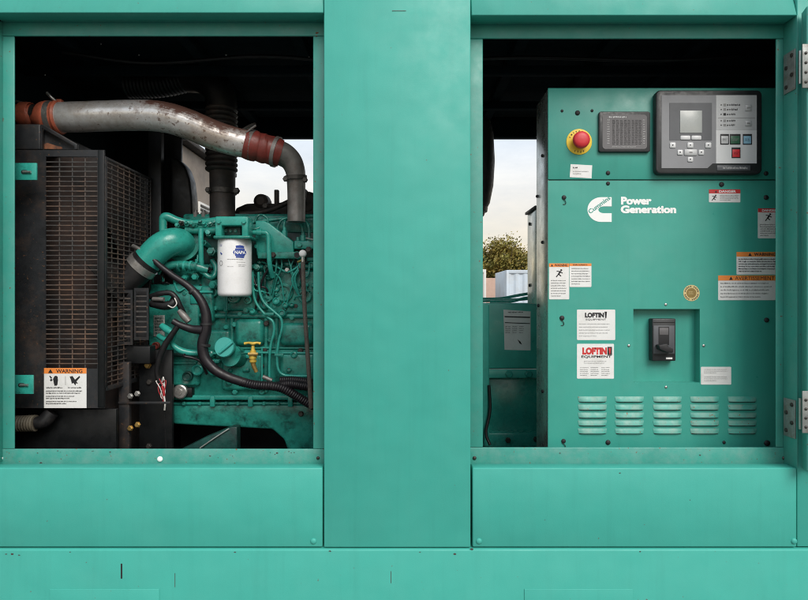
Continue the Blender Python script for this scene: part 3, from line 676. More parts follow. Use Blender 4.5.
for k in range(22):
    if k % 11 in (0, 5): continue
    a = 2 * math.pi * k / 22; c = Vector((q.x + .0222 * math.cos(a), q.y - .001, q.z + .0222 * math.sin(a)))
    bm = bmesh.new(); bm.faces.new([bm.verts.new(c + Vector((dx * .0016, 0, dz * .0022))) for dx, dz in ((-1, -1), (1, -1), (1, 1), (-1, 1))]); flat('seal_print', bm, M['ink'], seal)
print_lines('seal_print', (688.6, 291.4, 694.6, 295), 2, CY - .0016, M['gold'], seal, .5, .9)
# breaker in its recess
YR = CY + .034
pbox('recess_back', 632.4, 308, 700.6, 383.5, YR + .0005, .002, M['cab'], cab, 0)
YK = CY + .004
bk = pbox('breaker', 652.4, 318.6, 675.8, 361, YK, .031, M['bezel'], cab, .003)
pbox('breaker_face', 653.6, 325.6, 674.6, 353.6, YK - .0022, .0022, M['grey2'], bk, .0008)
pbox('toggle_slot', 658.6, 326.6, 669.2, 345, YK - .0030, .001, M['ink'], bk, .0004)
pbox('toggle_slot', 659.6, 328, 668.4, 335, YK - .0040, .001, M['grey3'], bk, .0004)
prism('toggle', [(658.8, 345.2), (667.6, 343.6), (668.6, 346.6), (673.8, 348.8), (673.2, 352.8), (667, 352.6), (660, 349.6)], YK - .030, .028, M['ink'], bk, .003)
pbox('breaker_tag', 666, 357.4, 672.4, 359.2, YK - .0006, .0006, M['white'], bk, 0)
for yy in (322, 355): pbox('breaker_rib', 653.4, yy, 674.8, yy + .6, YK - .0012, .0012, M['rubber'], bk, 0)
# louvers, five by five
bm = bmesh.new(); wl_, hl_ = 29 * S(CY), 5.4 * S(CY); n = 10
prof = [(0, 0, 1), (.0026, .3, .985), (.0058, .65, .96), (.0066, .9, .95), (.0, .96, .96)]
rows = []
for d, t, k in prof:                                       # pressed pockets: sloping out from the top, cut square at the bottom
    rows.append([bm.verts.new((-wl_ / 2 * k + wl_ * k * i / n, -d * min(1, 7 * min(i, n - i) / n + .12 * (d > 0)), hl_ / 2 - hl_ * t)) for i in range(n + 1)])
for a, b_ in zip(rows, rows[1:]):
    for i in range(n): bm.faces.new([a[i], a[i + 1], b_[i + 1], b_[i]])
bmesh.ops.recalc_face_normals(bm, faces=bm.faces)
lm = bpy.data.meshes.new('louver'); bm.to_mesh(lm); bm.free(); lm.shade_smooth(); lm.set_sharp_from_angle(angle=R(50)); lm.materials.append(M['louver'])
for cx in (592.4, 629.4, 667.4, 704.6, 742.2):
    for cy in (399.2, 407.2, 415.2, 423, 431):
        again(lm, 'louver', P(cx, cy, CY - .0004), cab)
        # the dark cut below each pocket
for cx in (592.4, 629.4, 667.4, 704.6, 742.2):
    for cy in (399.2, 407.2, 415.2, 423, 431):
        patch('louver_slot', [(cx - 13.4, cy + 2.3), (cx + 13.4, cy + 2.3), (cx + 13, cy + 3.1), (cx - 13, cy + 3.1)], CY - .0006, M['ink'], cab)

# ------------------------------------------------------------------ behind the cabinet
tb = thing('terminal_box', 'weathered grey box with a dark lid behind the left side of the control cabinet', 'box', P(590, 300, .53))
q0, q1 = P(536.4, 207, .45), P(700, 300, .45)
wbox('box_body', q0.x, q1.x, .45, .61, 1.485, q0.z - .008, M['galv'], tb, .002)
wbox('box_lid', q0.x - .008, q1.x, .44, .62, q0.z - .006, q0.z + .004, M['ink'], tb, .001)
for yy, pz in ((.56, 222), (.56, 285)):
    bm = bmesh.new(); a_lathe(bm, (q0.x - .0005, yy, P(0, pz, .5).z), (-1, 0, 0), [(0, .007), (.005, .006), (.006, 0)], 12); build('side_bolt', bm, M['ink'], tb, True, 40)
al = thing('alternator_housing', 'teal alternator housing panel with a paper notice low in the right bay', 'alternator', P(515, 445, .8))
ah = pbox('upper_panel', 455, 303, 600, 369, .80, .2, M['alt'], al, .008)
wbox('flange_strip', P(455, 0, .78).x, P(600, 0, .78).x, .775, .8, P(0, 378, .78).z, P(0, 369.5, .78).z, M['alt'], al, .003)
pbox('lower_panel', 487, 378.5, 600, 436, .82, .15, M['engine_lt'], al, .004)
pbox('foot', 455, 433, 600, 447, .76, .24, M['engine_lt'], al, .004)
pbox('side_rib', 455, 304, 489.5, 447, .74, .055, M['alt'], al, .006)
bolt(al, 509, 374, .775, 7, 'engine_lt', True); bolt(al, 528.5, 374, .775, 7, 'engine_lt', True); bolt(al, 508, 440, .76, 5, 'dark_steel', True); bolt(al, 536, 439, .76, 5, 'dark_steel', True)
pn = prism('paper_notice', [(503.4, 309.6), (530.6, 311.4), (530.6, 350.4), (504.6, 349.8)], .7985, .0008, M['white'], al, 0)
print_lines('notice_print', (508, 311.6, 523, 313), 1, .7975, M['ink'], pn, .8, 1); patch('notice_print', [(504.6, 316), (530, 316.8), (530, 318), (504.6, 317.2)], .7975, M['ink'], pn); patch('notice_print', [(504.8, 322.2), (530, 323.2), (530, 324), (504.8, 323)], .7975, M['ink'], pn)
for cx in (505.4, 512.4, 519):
    print_lines('notice_print', (cx, 326, cx + 5, 334), 4, .7975, M['grey_ink'], pn, .5, .9, seed=int(cx))
patch('notice_print', [(517.5, 339.4), (520.5, 341.6), (522, 344.6), (519.6, 343.4)], .7975, M['ink'], pn)
ptube('earth_cable', [(489, 385, .735), (490, 410, .72), (486, 432, .70), (490, 445, .68)], 1.5, M['rubber'], al, 10)
ac = thing('air_cleaner', 'dark rounded air cleaner canister peeking out beside the centre post', 'air cleaner', P(463, 216, .62))
lathe('canister', P(463, 216, .62), (0, 0, 1), [(0, .05), (.0, .085), (.02, .092), (.05, .108), (.12, .122), (.22, .128), (.33, .122), (.38, .11), (.385, 0)], M['rubber'], ac, 40, 50)
lathe('band_clamp', P(463, 212, .62), (0, 0, 1), [(0, .09), (.0, .098), (.016, .100), (.016, .09)], M['dark_steel'], ac, 40)
ptube('inlet_duct', [(463, 128, .62), (461, 112, .62), (450, 103, .63), (425, 100, .65)], [20, 20, 19, 18], M['rubber'], ac, 28)
for px in (455, 471): wbox('mounting_strap', P(px, 0, .62).x - .01, P(px, 0, .62).x + .01, .745, .752, P(0, 200, .62).z, 2.419, M['dark_steel'], ac, .001)
lathe('flywheel_housing', Vector((-.30, .68, 1.20)), (1, 0, 0), [(0, .20), (0, .30), (.10, .31), (.16, .25), (.42, .25), (.46, .22), (.52, .0)], M['alt'], al, 40)
for k, pts in enumerate(([(478, 299, 1.0), (500, 298.5, .98), (520, 295, .96), (545, 291, .95)], [(480, 301, .94), (505, 300, .94), (525, 299, .93), (548, 296, .92)], [(490, 302, .9), (510, 301.5, .88), (530, 297.5, .9), (550, 300, .9)])):
    h = ptube('green_hose', pts, 1.5, M['engine_lt'], None, 10)
    tag(h, ('rearmost and highest thin teal hose above the alternator housing', 'middle thin teal hose lying just over the alternator housing', 'nearest thin teal hose lying on the alternator housing edge')[k], 'hose', 'teal hoses over the alternator housing')

# ------------------------------------------------------------------ the radiator and its guards
RY = .20
rad = thing('radiator', 'dusty black radiator behind wire mesh guards at the left of the left bay', 'radiator', P(60, 447, .5))
plate_hole('guard_frame', (-20, 150, 104.6, 408), (45.6, 156.6, 97.4, 368.6), RY, .004, M['guard'], rad, 0)
pbox('tank_side', -20, 124, 40, 149.6, RY, .5, M['guard'], rad, .004)
prism('gusset', [(40.4, 124.4), (43, 124.6), (76.8, 144), (76.8, 149.4), (73.8, 149.4), (73.8, 146.2), (41.8, 128), (41.8, 149.4), (40.4, 149.4)], RY, .012, M['guard'], rad, .001)
prism('rusty_gusset_plate', [(41.8, 149.4), (41.8, 128), (73.8, 146.2), (73.8, 149.4)], RY + .022, .003, M['guard'], rad, 0)
prism('rust_flake', [(42.4, 149), (43.6, 144.4), (47.5, 142.8), (52, 144.4), (56, 145.8), (62, 147), (62, 149)], RY + .0205, .001, M['rust'], rad, 0)
wbox('corner_rail', P(98.6, 0, RY).x, P(104.8, 0, RY).x, RY - .006, RY - .0006, P(0, 407, RY).z, P(0, 150.5, RY).z, M['black'], rad, .0015)
def bar_mesh(nm, v):
    bm = bmesh.new(); a_box(bm, -v[0] / 2, v[0] / 2, -v[1] / 2, v[1] / 2, -v[2] / 2, v[2] / 2); bmesh.ops.recalc_face_normals(bm, faces=bm.faces)
    me = bpy.data.meshes.new(nm); bm.to_mesh(me); bm.free(); me.materials.append(M['bars']); return me
x0, x1, z0, z1 = pr(45.6, 156.6, 97.4, 368.6, RY)
fg = rad.children[0]
hb = bar_mesh('guard_bar', (x1 - x0, .0025, .0033)); vb = bar_mesh('guard_bar_upright', (.0034, .0025, z1 - z0))
NB = 43
for i in range(1, NB): again(hb, 'guard_bar', ((x0 + x1) / 2, RY + .0038 + random.uniform(-.001, .001), z0 + (z1 - z0) * i / NB + random.uniform(-.0012, .0012)), fg).rotation_euler.y = random.gauss(0, .005)
for px in (58.5, 71.4, 84.3): again(vb, 'guard_bar', (P(px, 0, RY).x, RY + .0064, (z0 + z1) / 2), fg)
xs = P(104.8, 0, RY).x; ys0, ys1 = RY + .012, .56
zs0, zs1 = P(0, 388, RY).z, P(0, 156, RY).z
sg = wbox('side_guard', xs - .004, xs, ys0 - .008, ys0 + .006, zs0, zs1, M['guard'], rad, .001)
wbox('side_guard_edge', xs - .004, xs, ys1 - .006, ys1 + .008, zs0, zs1, M['guard'], sg, .001)
wbox('side_guard_edge', xs - .0042, xs - .0002, ys0, ys1, zs1 - .008, zs1 + .001, M['guard'], sg, .001)
wbox('side_guard_edge', xs - .0042, xs - .0002, ys0, ys1, zs0 - .012, zs0 + .004, M['guard'], sg, .001)
hb2 = bar_mesh('side_guard_bar', (.0025, ys1 - ys0, .0034)); vb2 = bar_mesh('side_guard_bar_upright', (.0025, .0036, zs1 - zs0))
for i in range(1, 46): again(hb2, 'guard_bar', (xs - .002, (ys0 + ys1) / 2, zs0 + (zs1 - zs0) * i / 46), sg)
for i in range(1, 8): again(vb2, 'guard_bar', (xs - .0045, ys0 + (ys1 - ys0) * i / 8, (zs0 + zs1) / 2), sg)
wbox('core', XL + .08, P(88, 0, RY).x, RY + .10, FAR - .05, .80, P(0, 150, RY).z, M['core'], rad, .004)
# fan inside the guard: six twisted blades on a hub, axis across the picture
fx, fy, fz = xs - .035, .42, P(0, 265, .42).z
fan = lathe('fan', (fx - .03, fy, fz), (1, 0, 0), [(0, .05), (.05, .05), (.06, .035), (.06, 0)], M['black'], rad, 20)
for k in range(6):
    a = 2 * math.pi * k / 6 + .3; d = Vector((0, math.cos(a), math.sin(a))); t = Vector((0, -math.sin(a), math.cos(a))); X = Vector((1, 0, 0))
    bm = bmesh.new(); qs = []
    for r_, w_ in ((.04, .03), (.12, .05), (.2, .06)):
        for s_ in (-1, 1):
            for th in (-.0015, .0015): qs.append(bm.verts.new(Vector((fx, fy, fz)) + d * r_ + (t * .8 + X * .55) * (s_ * w_) + X * th))
    for i in (0, 4):
        a_, b_, c_, d_, e_, f_, g_, h_ = qs[i:i + 8]
        for f in ((a_, c_, g_, e_), (b_, f_, h_, d_), (a_, e_, f_, b_), (c_, d_, h_, g_)): bm.faces.new(f)
    bmesh.ops.remove_doubles(bm, verts=bm.verts, dist=1e-6); build('fan_blade', bm, M['soot'], fan)
# posts and small belt guards to the right
pbox('support_post', 148, 128, 161, 462, .57, .03, M['black'], rad, .002)
pbox('baffle', 163, 134, 181, 462, .70, .02, M['black'], rad, .002)
prism('pulley_cover', [(170, 157), (178, 159), (185, 167), (189.6, 180), (191.6, 198), (192, 222), (170, 222)], .62, .08, M['black'], rad, .01)
pbox('lower_baffle', -20, 409, 116, 462, .26, .02, M['black'], rad, .003)
pbox('lower_post', 118.5, 362, 129, 462, .33, .02, M['guard'], rad, .002)
pbox('lower_post', 139, 350, 172, 462, .41, .02, M['black'], rad, .002)
pbox('lower_crossbar', 118, 401.6, 170, 404, .325, .004, M['guard'], rad, .001)
for px, py, m_, d in ((130.5, 396, 'steel', 5), (137.5, 393.5, 'steel', 5), (130.5, 428, 'brass', 5), (137.8, 424.5, 'brass', 5), (148, 365, 'brass', 6), (149.5, 382, 'dark_steel', 5), (149, 446, 'dark_steel', 5)):
    bolt(rad, px, py, .325 if px < 140 else .409, d, m_, True)
for x0, x1, y0, y1 in ((117.5, 132.5, 290, 345), (134, 148.5, 288, 340)):
    bg = plate_hole('belt_guard', (x0, y0, x1, y1), (x0 + 2, y0 + 3, x1 - 2, y1 - 3), .34, .004, M['guard'], rad)
    X0, X1, Z0, Z1 = pr(x0 + 2, y0 + 3, x1 - 2, y1 - 3, .34)
    me = bar_mesh('belt_guard_bar', (X1 - X0, .002, .0055)); nb = 9
    for i in range(1, nb): again(me, 'guard_bar', ((X0 + X1) / 2, .342, Z0 + (Z1 - Z0) * i / nb), bg)
    pbox('belt_guard_back', x0 + 1, y0 + 1, x1 - 1, y1 - 1, .365, .01, M['ink'], bg, 0)
pbox('belt_guard_bracket', 110, 280, 150, 290, .46, .01, M['black'], rad, .002)
pbox('belt_cover', 108, 346, 150, 364, .36, .05, M['black'], rad, .004)
# warning sticker on the guard
ws = pbox('warning_sticker', 44, 368, 86.4, 408, RY - .0012, .0012, M['white'], rad, 0)
ws['label'] = 'orange headed warning sticker with two hand pictograms on the radiator guard'
YW = RY - .0018
pbox('sticker_band', 44, 368, 86.4, 373.6, YW + .0002, .0003, M['orange'], ws, 0)
patch('hazard_triangle', [(50.4, 369), (52.8, 373), (48, 373)], YW - .0002, M['ink'], ws)
lettering('sticker_lettering', 'WARNING', (56, 369.1, 82.4, 373), YW - .0002, M['ink'], ws, .02)
patch('pictogram', [(53, 379), (54.4, 376.2), (56, 375.6), (57.6, 376.6), (58, 380), (57.4, 384.6), (56.6, 385.6), (54.4, 385.6), (53.8, 383)], YW, M['ink'], ws)
patch('pictogram', [(49.6, 375.4), (52, 377.4), (51.4, 378.6), (52.6, 380), (51, 381.4), (49.8, 380), (51, 378.8), (49.4, 376.4)], YW, M['ink'], ws)
patch('pictogram', [(69.6, 376.4), (72.6, 376), (75, 379.6), (79.4, 375.8), (80.2, 377), (76.4, 381.4), (78, 383.6), (76, 383.2), (75.4, 385.4), (73.4, 382.8), (71.8, 383.6), (71, 380)], YW, M['ink'], ws)
patch('divider', [(65.2, 376), (65.7, 376), (65.7, 385), (65.2, 385)], YW, M['grey_ink'], ws)
print_lines('sticker_print', (46.2, 387, 63, 388.6), 1, YW, M['ink'], ws, .7, 1); print_lines('sticker_print', (68, 387, 82.5, 388.6), 1, YW, M['ink'], ws, .7, 1)
print_lines('sticker_print', (45.8, 390.4, 84, 394.6), 2, YW, M['ink'], ws, .5, .9); print_lines('sticker_print', (45.8, 395.6, 76, 399.8), 2, YW, M['ink'], ws, .5, .8); print_lines('sticker_print', (45.8, 400.8, 78, 405), 2, YW, M['ink'], ws, .5, .7)
dh = thing('drain_hose', 'dull tan corrugated hose end under the radiator beside the lower latch bracket', 'hose', P(28, 440, .21))
ptube('hose_sleeve', [(8, 424, .215), (36, 423, .215)], 7.4, M['dull'], dh, 18, 6, (.009, .003)); ptube('elbow', [(36, 423, .215), (44, 421, .22), (52, 412, .23)], [6.2, 7, 7], M['rubber'], dh, 16)

# ------------------------------------------------------------------ charge air pipe
cp_ = thing('charge_air_pipe', 'weathered silver charge air pipe with rust and red silicone couplings crossing above the engine', 'pipe', P(150, 131, .30))
PY = .30
ptube('pipe_run', [(58, 117.5, PY), (80, 117, PY), (110, 116, PY), (145, 115.5, PY), (168, 118, PY), (190, 125, PY + .01), (212, 134.5, PY + .02), (232, 141, PY + .03), (250, 145, PY + .04)], [14.6, 14.8, 14.8, 15, 15, 14.8, 14.8, 14.4, 14], M['pipe'], cp_, 36, 10)
hl = ptube('left_coupling_hose', [(8, 114, PY), (16, 114, PY), (19, 114, PY), (22.5, 114.5, PY), (32, 115, PY), (33.5, 115, PY), (39, 115.4, PY), (40.5, 115.8, PY), (48, 117, PY), (52, 117.5, PY), (60, 117.6, PY)], [8, 8.4, 9.6, 12, 12, 9.8, 9.8, 13, 16, 15.8, 15.8], M['hose'], cp_, 32, 6)
for px, r_ in ((53.6, 16.3),): ptube('band_clamp', [(px - 2.6, 117.6, PY), (px + 2.6, 117.6, PY)], r_, M['steel'], cp_, 32, 3)
ptube('hose_end_bead', [(58, 117.6, PY), (59.4, 117.6, PY), (61.4, 117.6, PY)], [15.8, 16.6, 15.6], M['hose'], cp_, 32, 4)
ptube('band_clamp', [(34.5, 115.2, PY), (38.5, 115.4, PY)], 10.6, M['dark_steel'], cp_, 32, 3)
ptube('clamp_bolt', [(47, 93, PY - .03), (51.5, 97.5, PY - .03), (56, 101.5, PY - .02)], 1.6, M['steel'], cp_, 10, 4); ptube('clamp_bolt', [(16, 101.5, PY), (22, 103, PY)], 1.4, M['cast'], cp_, 10, 4)
pbox('clamp_lug', 54, 99, 61, 103.6, PY - .02, .02, M['hose'], cp_, .002)
ptube('right_coupling_hose', [(245, 143.6, PY + .036), (250, 145, PY + .04), (256, 146.5, PY + .045), (258, 147, PY + .047), (264, 148.6, PY + .05), (266, 149, PY + .052), (273, 151, PY + .06), (281, 153.6, PY + .068)], [14.4, 15.2, 15.2, 14.2, 15.0, 14, 14.6, 13.6], M['hose_dk'], cp_, 32, 6)
for px, py, dy in ((252, 145.4, .042), (276, 152, .063)): ptube('band_clamp', [(px - 1.8, py - .5, PY + dy), (px + 1.8, py + .5, PY + dy)], 15.4, M['cast'], cp_, 32, 3)
ptube('elbow', [(276, 152, PY + .063), (284, 155, PY + .075), (291, 161, PY + .085), (295, 170, PY + .09), (296, 180, PY + .095), (296.4, 196, PY + .1), (296.4, 222, PY + .1)], [12.4, 12, 11, 10, 9.4, 9, 9], M['cast'], cp_, 28)
ptube('elbow_clamp', [(295.6, 176, PY + .093), (295.9, 180, PY + .094)], 11.2, M['dark_steel'], cp_, 28, 3); bolt(cp_, 285.6, 179, PY + .04, 5, 'dark_steel', True); bolt(cp_, 305, 180, PY + .05, 5, 'dark_steel', True)
ptube('clamp_bolt', [(246, 133, PY), (251, 129, PY), (256, 125.5, PY)], 1.2, M['cast'], cp_, 8, 4)

# ------------------------------------------------------------------ exhaust
ex = thing('exhaust_pipe', 'black exhaust riser with accordion bellows behind the silver pipe', 'exhaust pipe', P(222, 215, .55))
EY = .55
ptube('bellows', [(221.5, 108, EY), (221.5, 140, EY), (221.5, 172, EY)], 13.4, M['soot'], ex, 36, 8, (4.9 * S(EY), .0095))
ptube('riser', [(222.5, 172, EY), (222.5, 200, EY), (222.5, 225, EY)], [12.6, 12.4, 12.4], M['soot'], ex, 32)
ptube('band_clamp', [(222.5, 189.4, EY), (222.5, 194, EY)], 14, M['dark_steel'], ex, 32, 3); bolt(ex, 208, 190, EY - .05, 5, 'dark_steel', True); bolt(ex, 236.5, 191, EY - .05, 6, 'dark_steel', True)
ptube('upper_elbow', [(221.5, 110, EY), (221, 100, EY), (216, 88, EY), (204, 79, EY + .02), (188, 77, EY + .04)], [15, 15, 15, 15, 15], M['black'], ex, 28)
ptube('flexible_section', [(190, 78, EY + .04), (160, 84, EY + .04), (128, 85, EY + .04)], 12, M['black'], ex, 28, 8, (3.6 * S(EY), .005))
ptube('heat_bracket', [(240, 132, .5), (248, 127, .48), (255, 124, .46)], 1.6, M['cast'], ex, 8)

# ------------------------------------------------------------------ the engine
en = thing('diesel_engine', 'green six cylinder diesel engine with white spin-on filter and black hoses in the left bay', 'engine', P(245, 447, .6))
BY = .50
E, EL, ED = M['engine'], M['engine_lt'], M['engine_dk']
pbox('engine_block', 172, 262, 345, 396, BY, .42, E, en, .008)
pbox('gear_case', 148, 284, 199, 386, BY - .02, .3, E, en, .01)
pbox('cylinder_head', 186, 232, 345, 264, BY - .01, .34, ED, en, .006)
pbox('valve_cover', 182, 213.5, 345, 236, BY + .05, .26, E, en, .012)
# block relief
for r_, d_ in (((234, 319, 263, 346), .034), ((279, 323, 313, 346), .034), ((279, 353, 316, 388), .030), ((221, 354, 263, 391), .022), ((202, 330, 230, 352), .02), ((200, 270, 263, 311), .016), ((265, 270, 322, 314), .018)): pbox('side_cover', *r_, BY - d_, d_ + .01, E, en, .020, 5)
for y0, h_ in ((316, 2.6), (348, 1.5), (351.4, 1.5), (266.6, 2.4)): ptube('casting_rib', [(200, y0, BY - .008), (260, y0, BY - .008), (330, y0, BY - .008)], h_, E, en, 12, 3)
for px, y0, y1 in ((266, 316, 392), (276.6, 316, 350), (232, 316, 350)): ptube('casting_rib', [(px, y0, BY - .004), (px, (y0 + y1) / 2, BY - .004), (px, y1, BY - .004)], 2.2, E, en, 12, 3)
for px, py, r_ in ((284, 292.4, 8.6), (267, 297, 5.4), (305, 296, 6.6), (234, 296, 7), (248, 300, 4), (213, 292, 5)):
    w = lathe('core_plug', P(px, py, BY - .018), (0, -1, 0), [(0, r_ * .0042), (.010, r_ * .0041), (.013, r_ * .0036), (.013, r_ * .0028), (.006, r_ * .0026), (.006, r_ * .0012), (.012, r_ * .0011), (.013, 0)], E, en, 28)
for px, py in ((266.6, 323.4), (264.8, 350.4), (300.6, 350.6), (240, 314), (221, 352), (270, 340), (292, 318), (310, 352), (235, 392), (262, 392), (210, 296), (198, 298), (226, 310), (275, 306), (296, 306), (246, 310), (206, 340), (288, 366), (262, 366)):
    bolt(en, px, py, BY - .012, random.uniform(4, 5.4), random.choice(('engine', 'engine_lt', 'dark_steel')), True)
for px in range(190, 318, 11):
    bolt(en, px + random.uniform(-1, 1), 265.5, BY - .010, 4, 'engine_lt' if px % 2 else 'engine', True)
# data plate, gear case details
dpl = pbox('data_plate', 153.4, 315.2, 164.6, 336.6, BY - .023, .003, M['galv'], en, .001); print_lines('data_plate_print', (154.6, 317, 163.6, 335), 6, BY - .0236, ED, dpl, .6)
for px, py, r_ in ((167, 369.6, 5.6), (198.6, 369.6, 5.2), (188.6, 376, 4.6), (157, 345.6, 3.4)):
    lathe('boss', P(px, py, BY - .02), (0, -1, 0), [(0, r_ * .0041), (.016, r_ * .0041), (.019, r_ * .0034), (.012, r_ * .002), (.012, 0)], EL if r_ > 4.7 else M['hose_dk'] if px < 160 else ED, en, 22)
pbox('gear_case_ledge', 146, 353, 200, 356.6, BY - .036, .03, ED, en, .003); pbox('gear_case_ledge', 150, 362, 196, 364.4, BY - .03, .03, E, en, .003)
lathe('plug_bolt', P(180.4, 391.6, BY - .04), (0, -1, 0), [(-.03, .02), (.0, .027), (.007, .027), (.010, .023), (.010, .012), (.013, .011), (.013, 0)], M['steel'], en, 24)
pbox('plug_bracket', 172, 388, 192, 397, BY - .03, .03, M['black'], en, .003)
# oil pan
pbox('pan_rail', 172, 395.4, 345, 400, BY - .022, .3, EL, en, .003); pbox('pan_rail', 172, 402.4, 345, 405, BY - .018, .3, E, en, .003)
for px in (212, 250, 290): pbox('pan_tab', px - 2.4, 396, px + 2.4, 407, BY - .028, .02, EL, en, .003)
prism('oil_pan', [(172.6, 404), (345, 404), (345, 462), (291, 462), (284, 440), (272, 429.4), (172.6, 424.4)], BY - .012, .3, E, en, .010, 3)
bolt(en, 301, 413.6, BY - .013, 5, 'dark_steel', True); bolt(en, 228, 386.4, BY - .002, 5, 'dark_steel', True)
for px in (184, 200, 226, 238, 264, 278, 304): bolt(en, px, 403.5, BY - .02, 3.6, 'engine', True)
prism('mount_beam', [(176, 462), (176, 452), (204, 438), (231, 427), (237, 427), (237, 462)], BY - .06, .05, ED, en, .003)
ptube('mount_edge', [(200, 448, BY - .064), (216, 437, BY - .064), (229, 428.6, BY - .064)], .8, M['galv'], en, 8, 3)
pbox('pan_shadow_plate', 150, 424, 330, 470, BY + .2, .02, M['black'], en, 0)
# intake elbow with clamp and rubber hose
ie = ptube('intake_elbow', [(148, 260, .40), (154, 253.4, .403), (162, 246.6, .408), (171, 242.4, .42), (178.6, 242, .445), (183, 244, .485), (184.6, 246, .53)], [13.2, 13.8, 14.2, 14.2, 14.0, 14.2, 14.6], EL, en, 36)
ptube('elbow_lip', [(146.6, 261.6, .40), (150.4, 257.4, .402)], [14.2, 14.5], EL, en, 36, 3)
ptube('elbow_flange', [(181.6, 243.2, .47), (183.2, 244.2, .488)], 18, E, en, 32, 3)
hs = ptube('intake_hose', [(112, 296, .37), (120, 287, .385), (131, 276.6, .395), (141, 267, .40), (148, 260, .40)], [13, 14, 14.6, 14.8, 14.4], M['rubber'], en, 32)
cl = ptube('hose_clamp', [(139.6, 268.4, .40), (144.6, 263.4, .40)], 15.6, M['steel'], en, 36, 3)
ptube('clamp_screw', [(133, 246, .39), (139, 249, .375), (144, 253, .37)], 2.0, M['steel'], en, 10, 4)
# top rail: thermostat pipe, filter head and fuel rail
ptube('coolant_pipe', [(163, 236, .45), (163, 222, .45), (164, 217.6, .45), (168, 217, .452), (178, 221, .46), (192, 223.6, .47), (205, 222, .47), (222, 219.6, .47)], [3.6, 3.8, 4.2, 4.4, 4, 3.6, 3.4, 3.4], EL, en, 18)
ptube('rail_pipe', [(186, 230, .46), (205, 231, .455), (222, 230, .45)], 3.4, E, en, 16); ptube('rail_pipe', [(178, 225.6, .465), (215, 226.4, .46), (300, 217, .50), (330, 217, .5)], 2, E, en, 12)
for i in range(9): lathe('rail_fitting', P(178 + i * 4.6, 224.6 + random.uniform(-1.4, 1.4), .455), (random.uniform(-.3, .3), -1, random.uniform(-.2, .6)), [(-.01, .010), (.008, .010), (.008, .0065), (.020, .0065), (.021, 0)], random.choice((E, EL, M['dark_steel'])), en, 6)
fh = prism('filter_head', [(215, 216.4), (248, 216.4), (248, 236.4), (241.6, 236.4), (241.6, 225.4), (221.4, 225.4), (221.4, 236.4), (215, 236.4)], .335, .07, EL, en, .004)
pbox('filter_head_web', 222, 226.2, 241, 235.6, .375, .02, ED, en, .003)
for px in (219, 244): bolt(en, px, 222, .334, 4.2, 'engine_lt', True)
for px in (226, 230.6, 235.6): bolt(en, px, 231, .374, 3.6, 'engine', True)
pbox('filter_base', 213, 235.4, 250, 238.6, .325, .1, E, en, .004)
FYc = .393; FX = P(234.8, 0, FYc).x; fr_ = 16.6 * S(.385)
fz0, fz1 = P(0, 295.6, .34).z, P(0, 238.6, .34).z; fh_ = fz1 - fz0
fl = lathe('fuel_filter', (FX, FYc, fz0), (0, 0, 1), [(-.003, 0), (-.003, fr_ * .80), (0, fr_ * .93), (.006, fr_ * .99), (.012, fr_), (fh_ - .012, fr_), (fh_ - .006, fr_ * .985), (fh_, fr_ * .96)], M['filter'], en, 56, 40)
fl['label'] = 'white spin-on filter can with a blue printed badge'
lathe('filter_gasket', (FX, FYc, fz1 - .001), (0, 0, 1), [(0, fr_ * .99), (.005, fr_ * .99), (.005, 0)], M['ink'], fl, 40)
YFf = FYc - fr_
def on_can(px, py): return px, py
bend = (P(234.8, 0, YFf).x, FYc, fr_, YFf, FX)
def can_patch(nm, pp, m, lift=.0006):
    bm = bmesh.new(); bm.faces.new([bm.verts.new(P(x, y, YFf) + Vector((0, -lift, 0))) for x, y in pp])
    bmesh.ops.triangulate(bm, faces=bm.faces); wrap(bm, *bend); flat(nm, bm, M[m], fl)
for i, (yy, hw_) in enumerate(((247.2, 4.2), (249.2, 5), (255, 5), (256.8, 4.2))):       # the badge: blue bars, a blue middle field with white letters
    can_patch('badge_bar', [(244.8 - hw_, yy - .8), (244.8 + hw_, yy - .8), (244.8 + hw_, yy + .8), (244.8 - hw_, yy + .8)], 'blue')
can_patch('badge', [(238.8, 250.2), (244.6, 250.2), (250.8, 250.2), (251.6, 252.2), (250.8, 254.2), (244.6, 254.2), (238.8, 254.2), (237.8, 252.2)], 'blue')
lettering('badge_lettering', 'NAPA', (239.2, 250.6, 250.4, 253.8), YFf - .0012, M['pure'], fl, .03, bend=bend)
can_patch('badge_bar', [(240.4, 245.6), (244.6, 244.8), (248.8, 245.6), (249.2, 246.6), (240.4, 246.6)], 'blue', .0005)
for rc, n_, m_ in (((232, 258.8, 250, 260.6), 1, 'grey_ink'), ((241, 261.6, 252, 263), 1, 'pale_ink'), ((243, 264.4, 251, 267), 2, 'grey_ink'), ((232, 266, 239, 268), 1, 'pale_ink')):
    print_lines('can_print', rc, n_, YFf - .0006, M[m_], fl, .4, .9, bend=bend)
print_lines('can_print', (222.4, 244, 226.6, 246.4), 2, YFf - .0006, M['blue'], fl, .5, 1, bend=bend, word=(2, 3)); can_patch('can_mark', [(223.6, 251.6), (226.4, 253.6), (225.4, 255), (223.4, 253)], 'blue')
for k in range(8):
    a, b_ = math.pi * k / 4, math.pi * (k + .85) / 4
    can_patch('can_mark', [(224.6 + 2.4 * math.cos(a), 263 + 2.8 * math.sin(a)), (224.6 + 2.4 * math.cos(b_), 263 + 2.8 * math.sin(b_)), (224.6 + 1.7 * math.cos(b_), 263 + 2.1 * math.sin(b_)), (224.6 + 1.7 * math.cos(a), 263 + 2.1 * math.sin(a))], 'grey_ink')
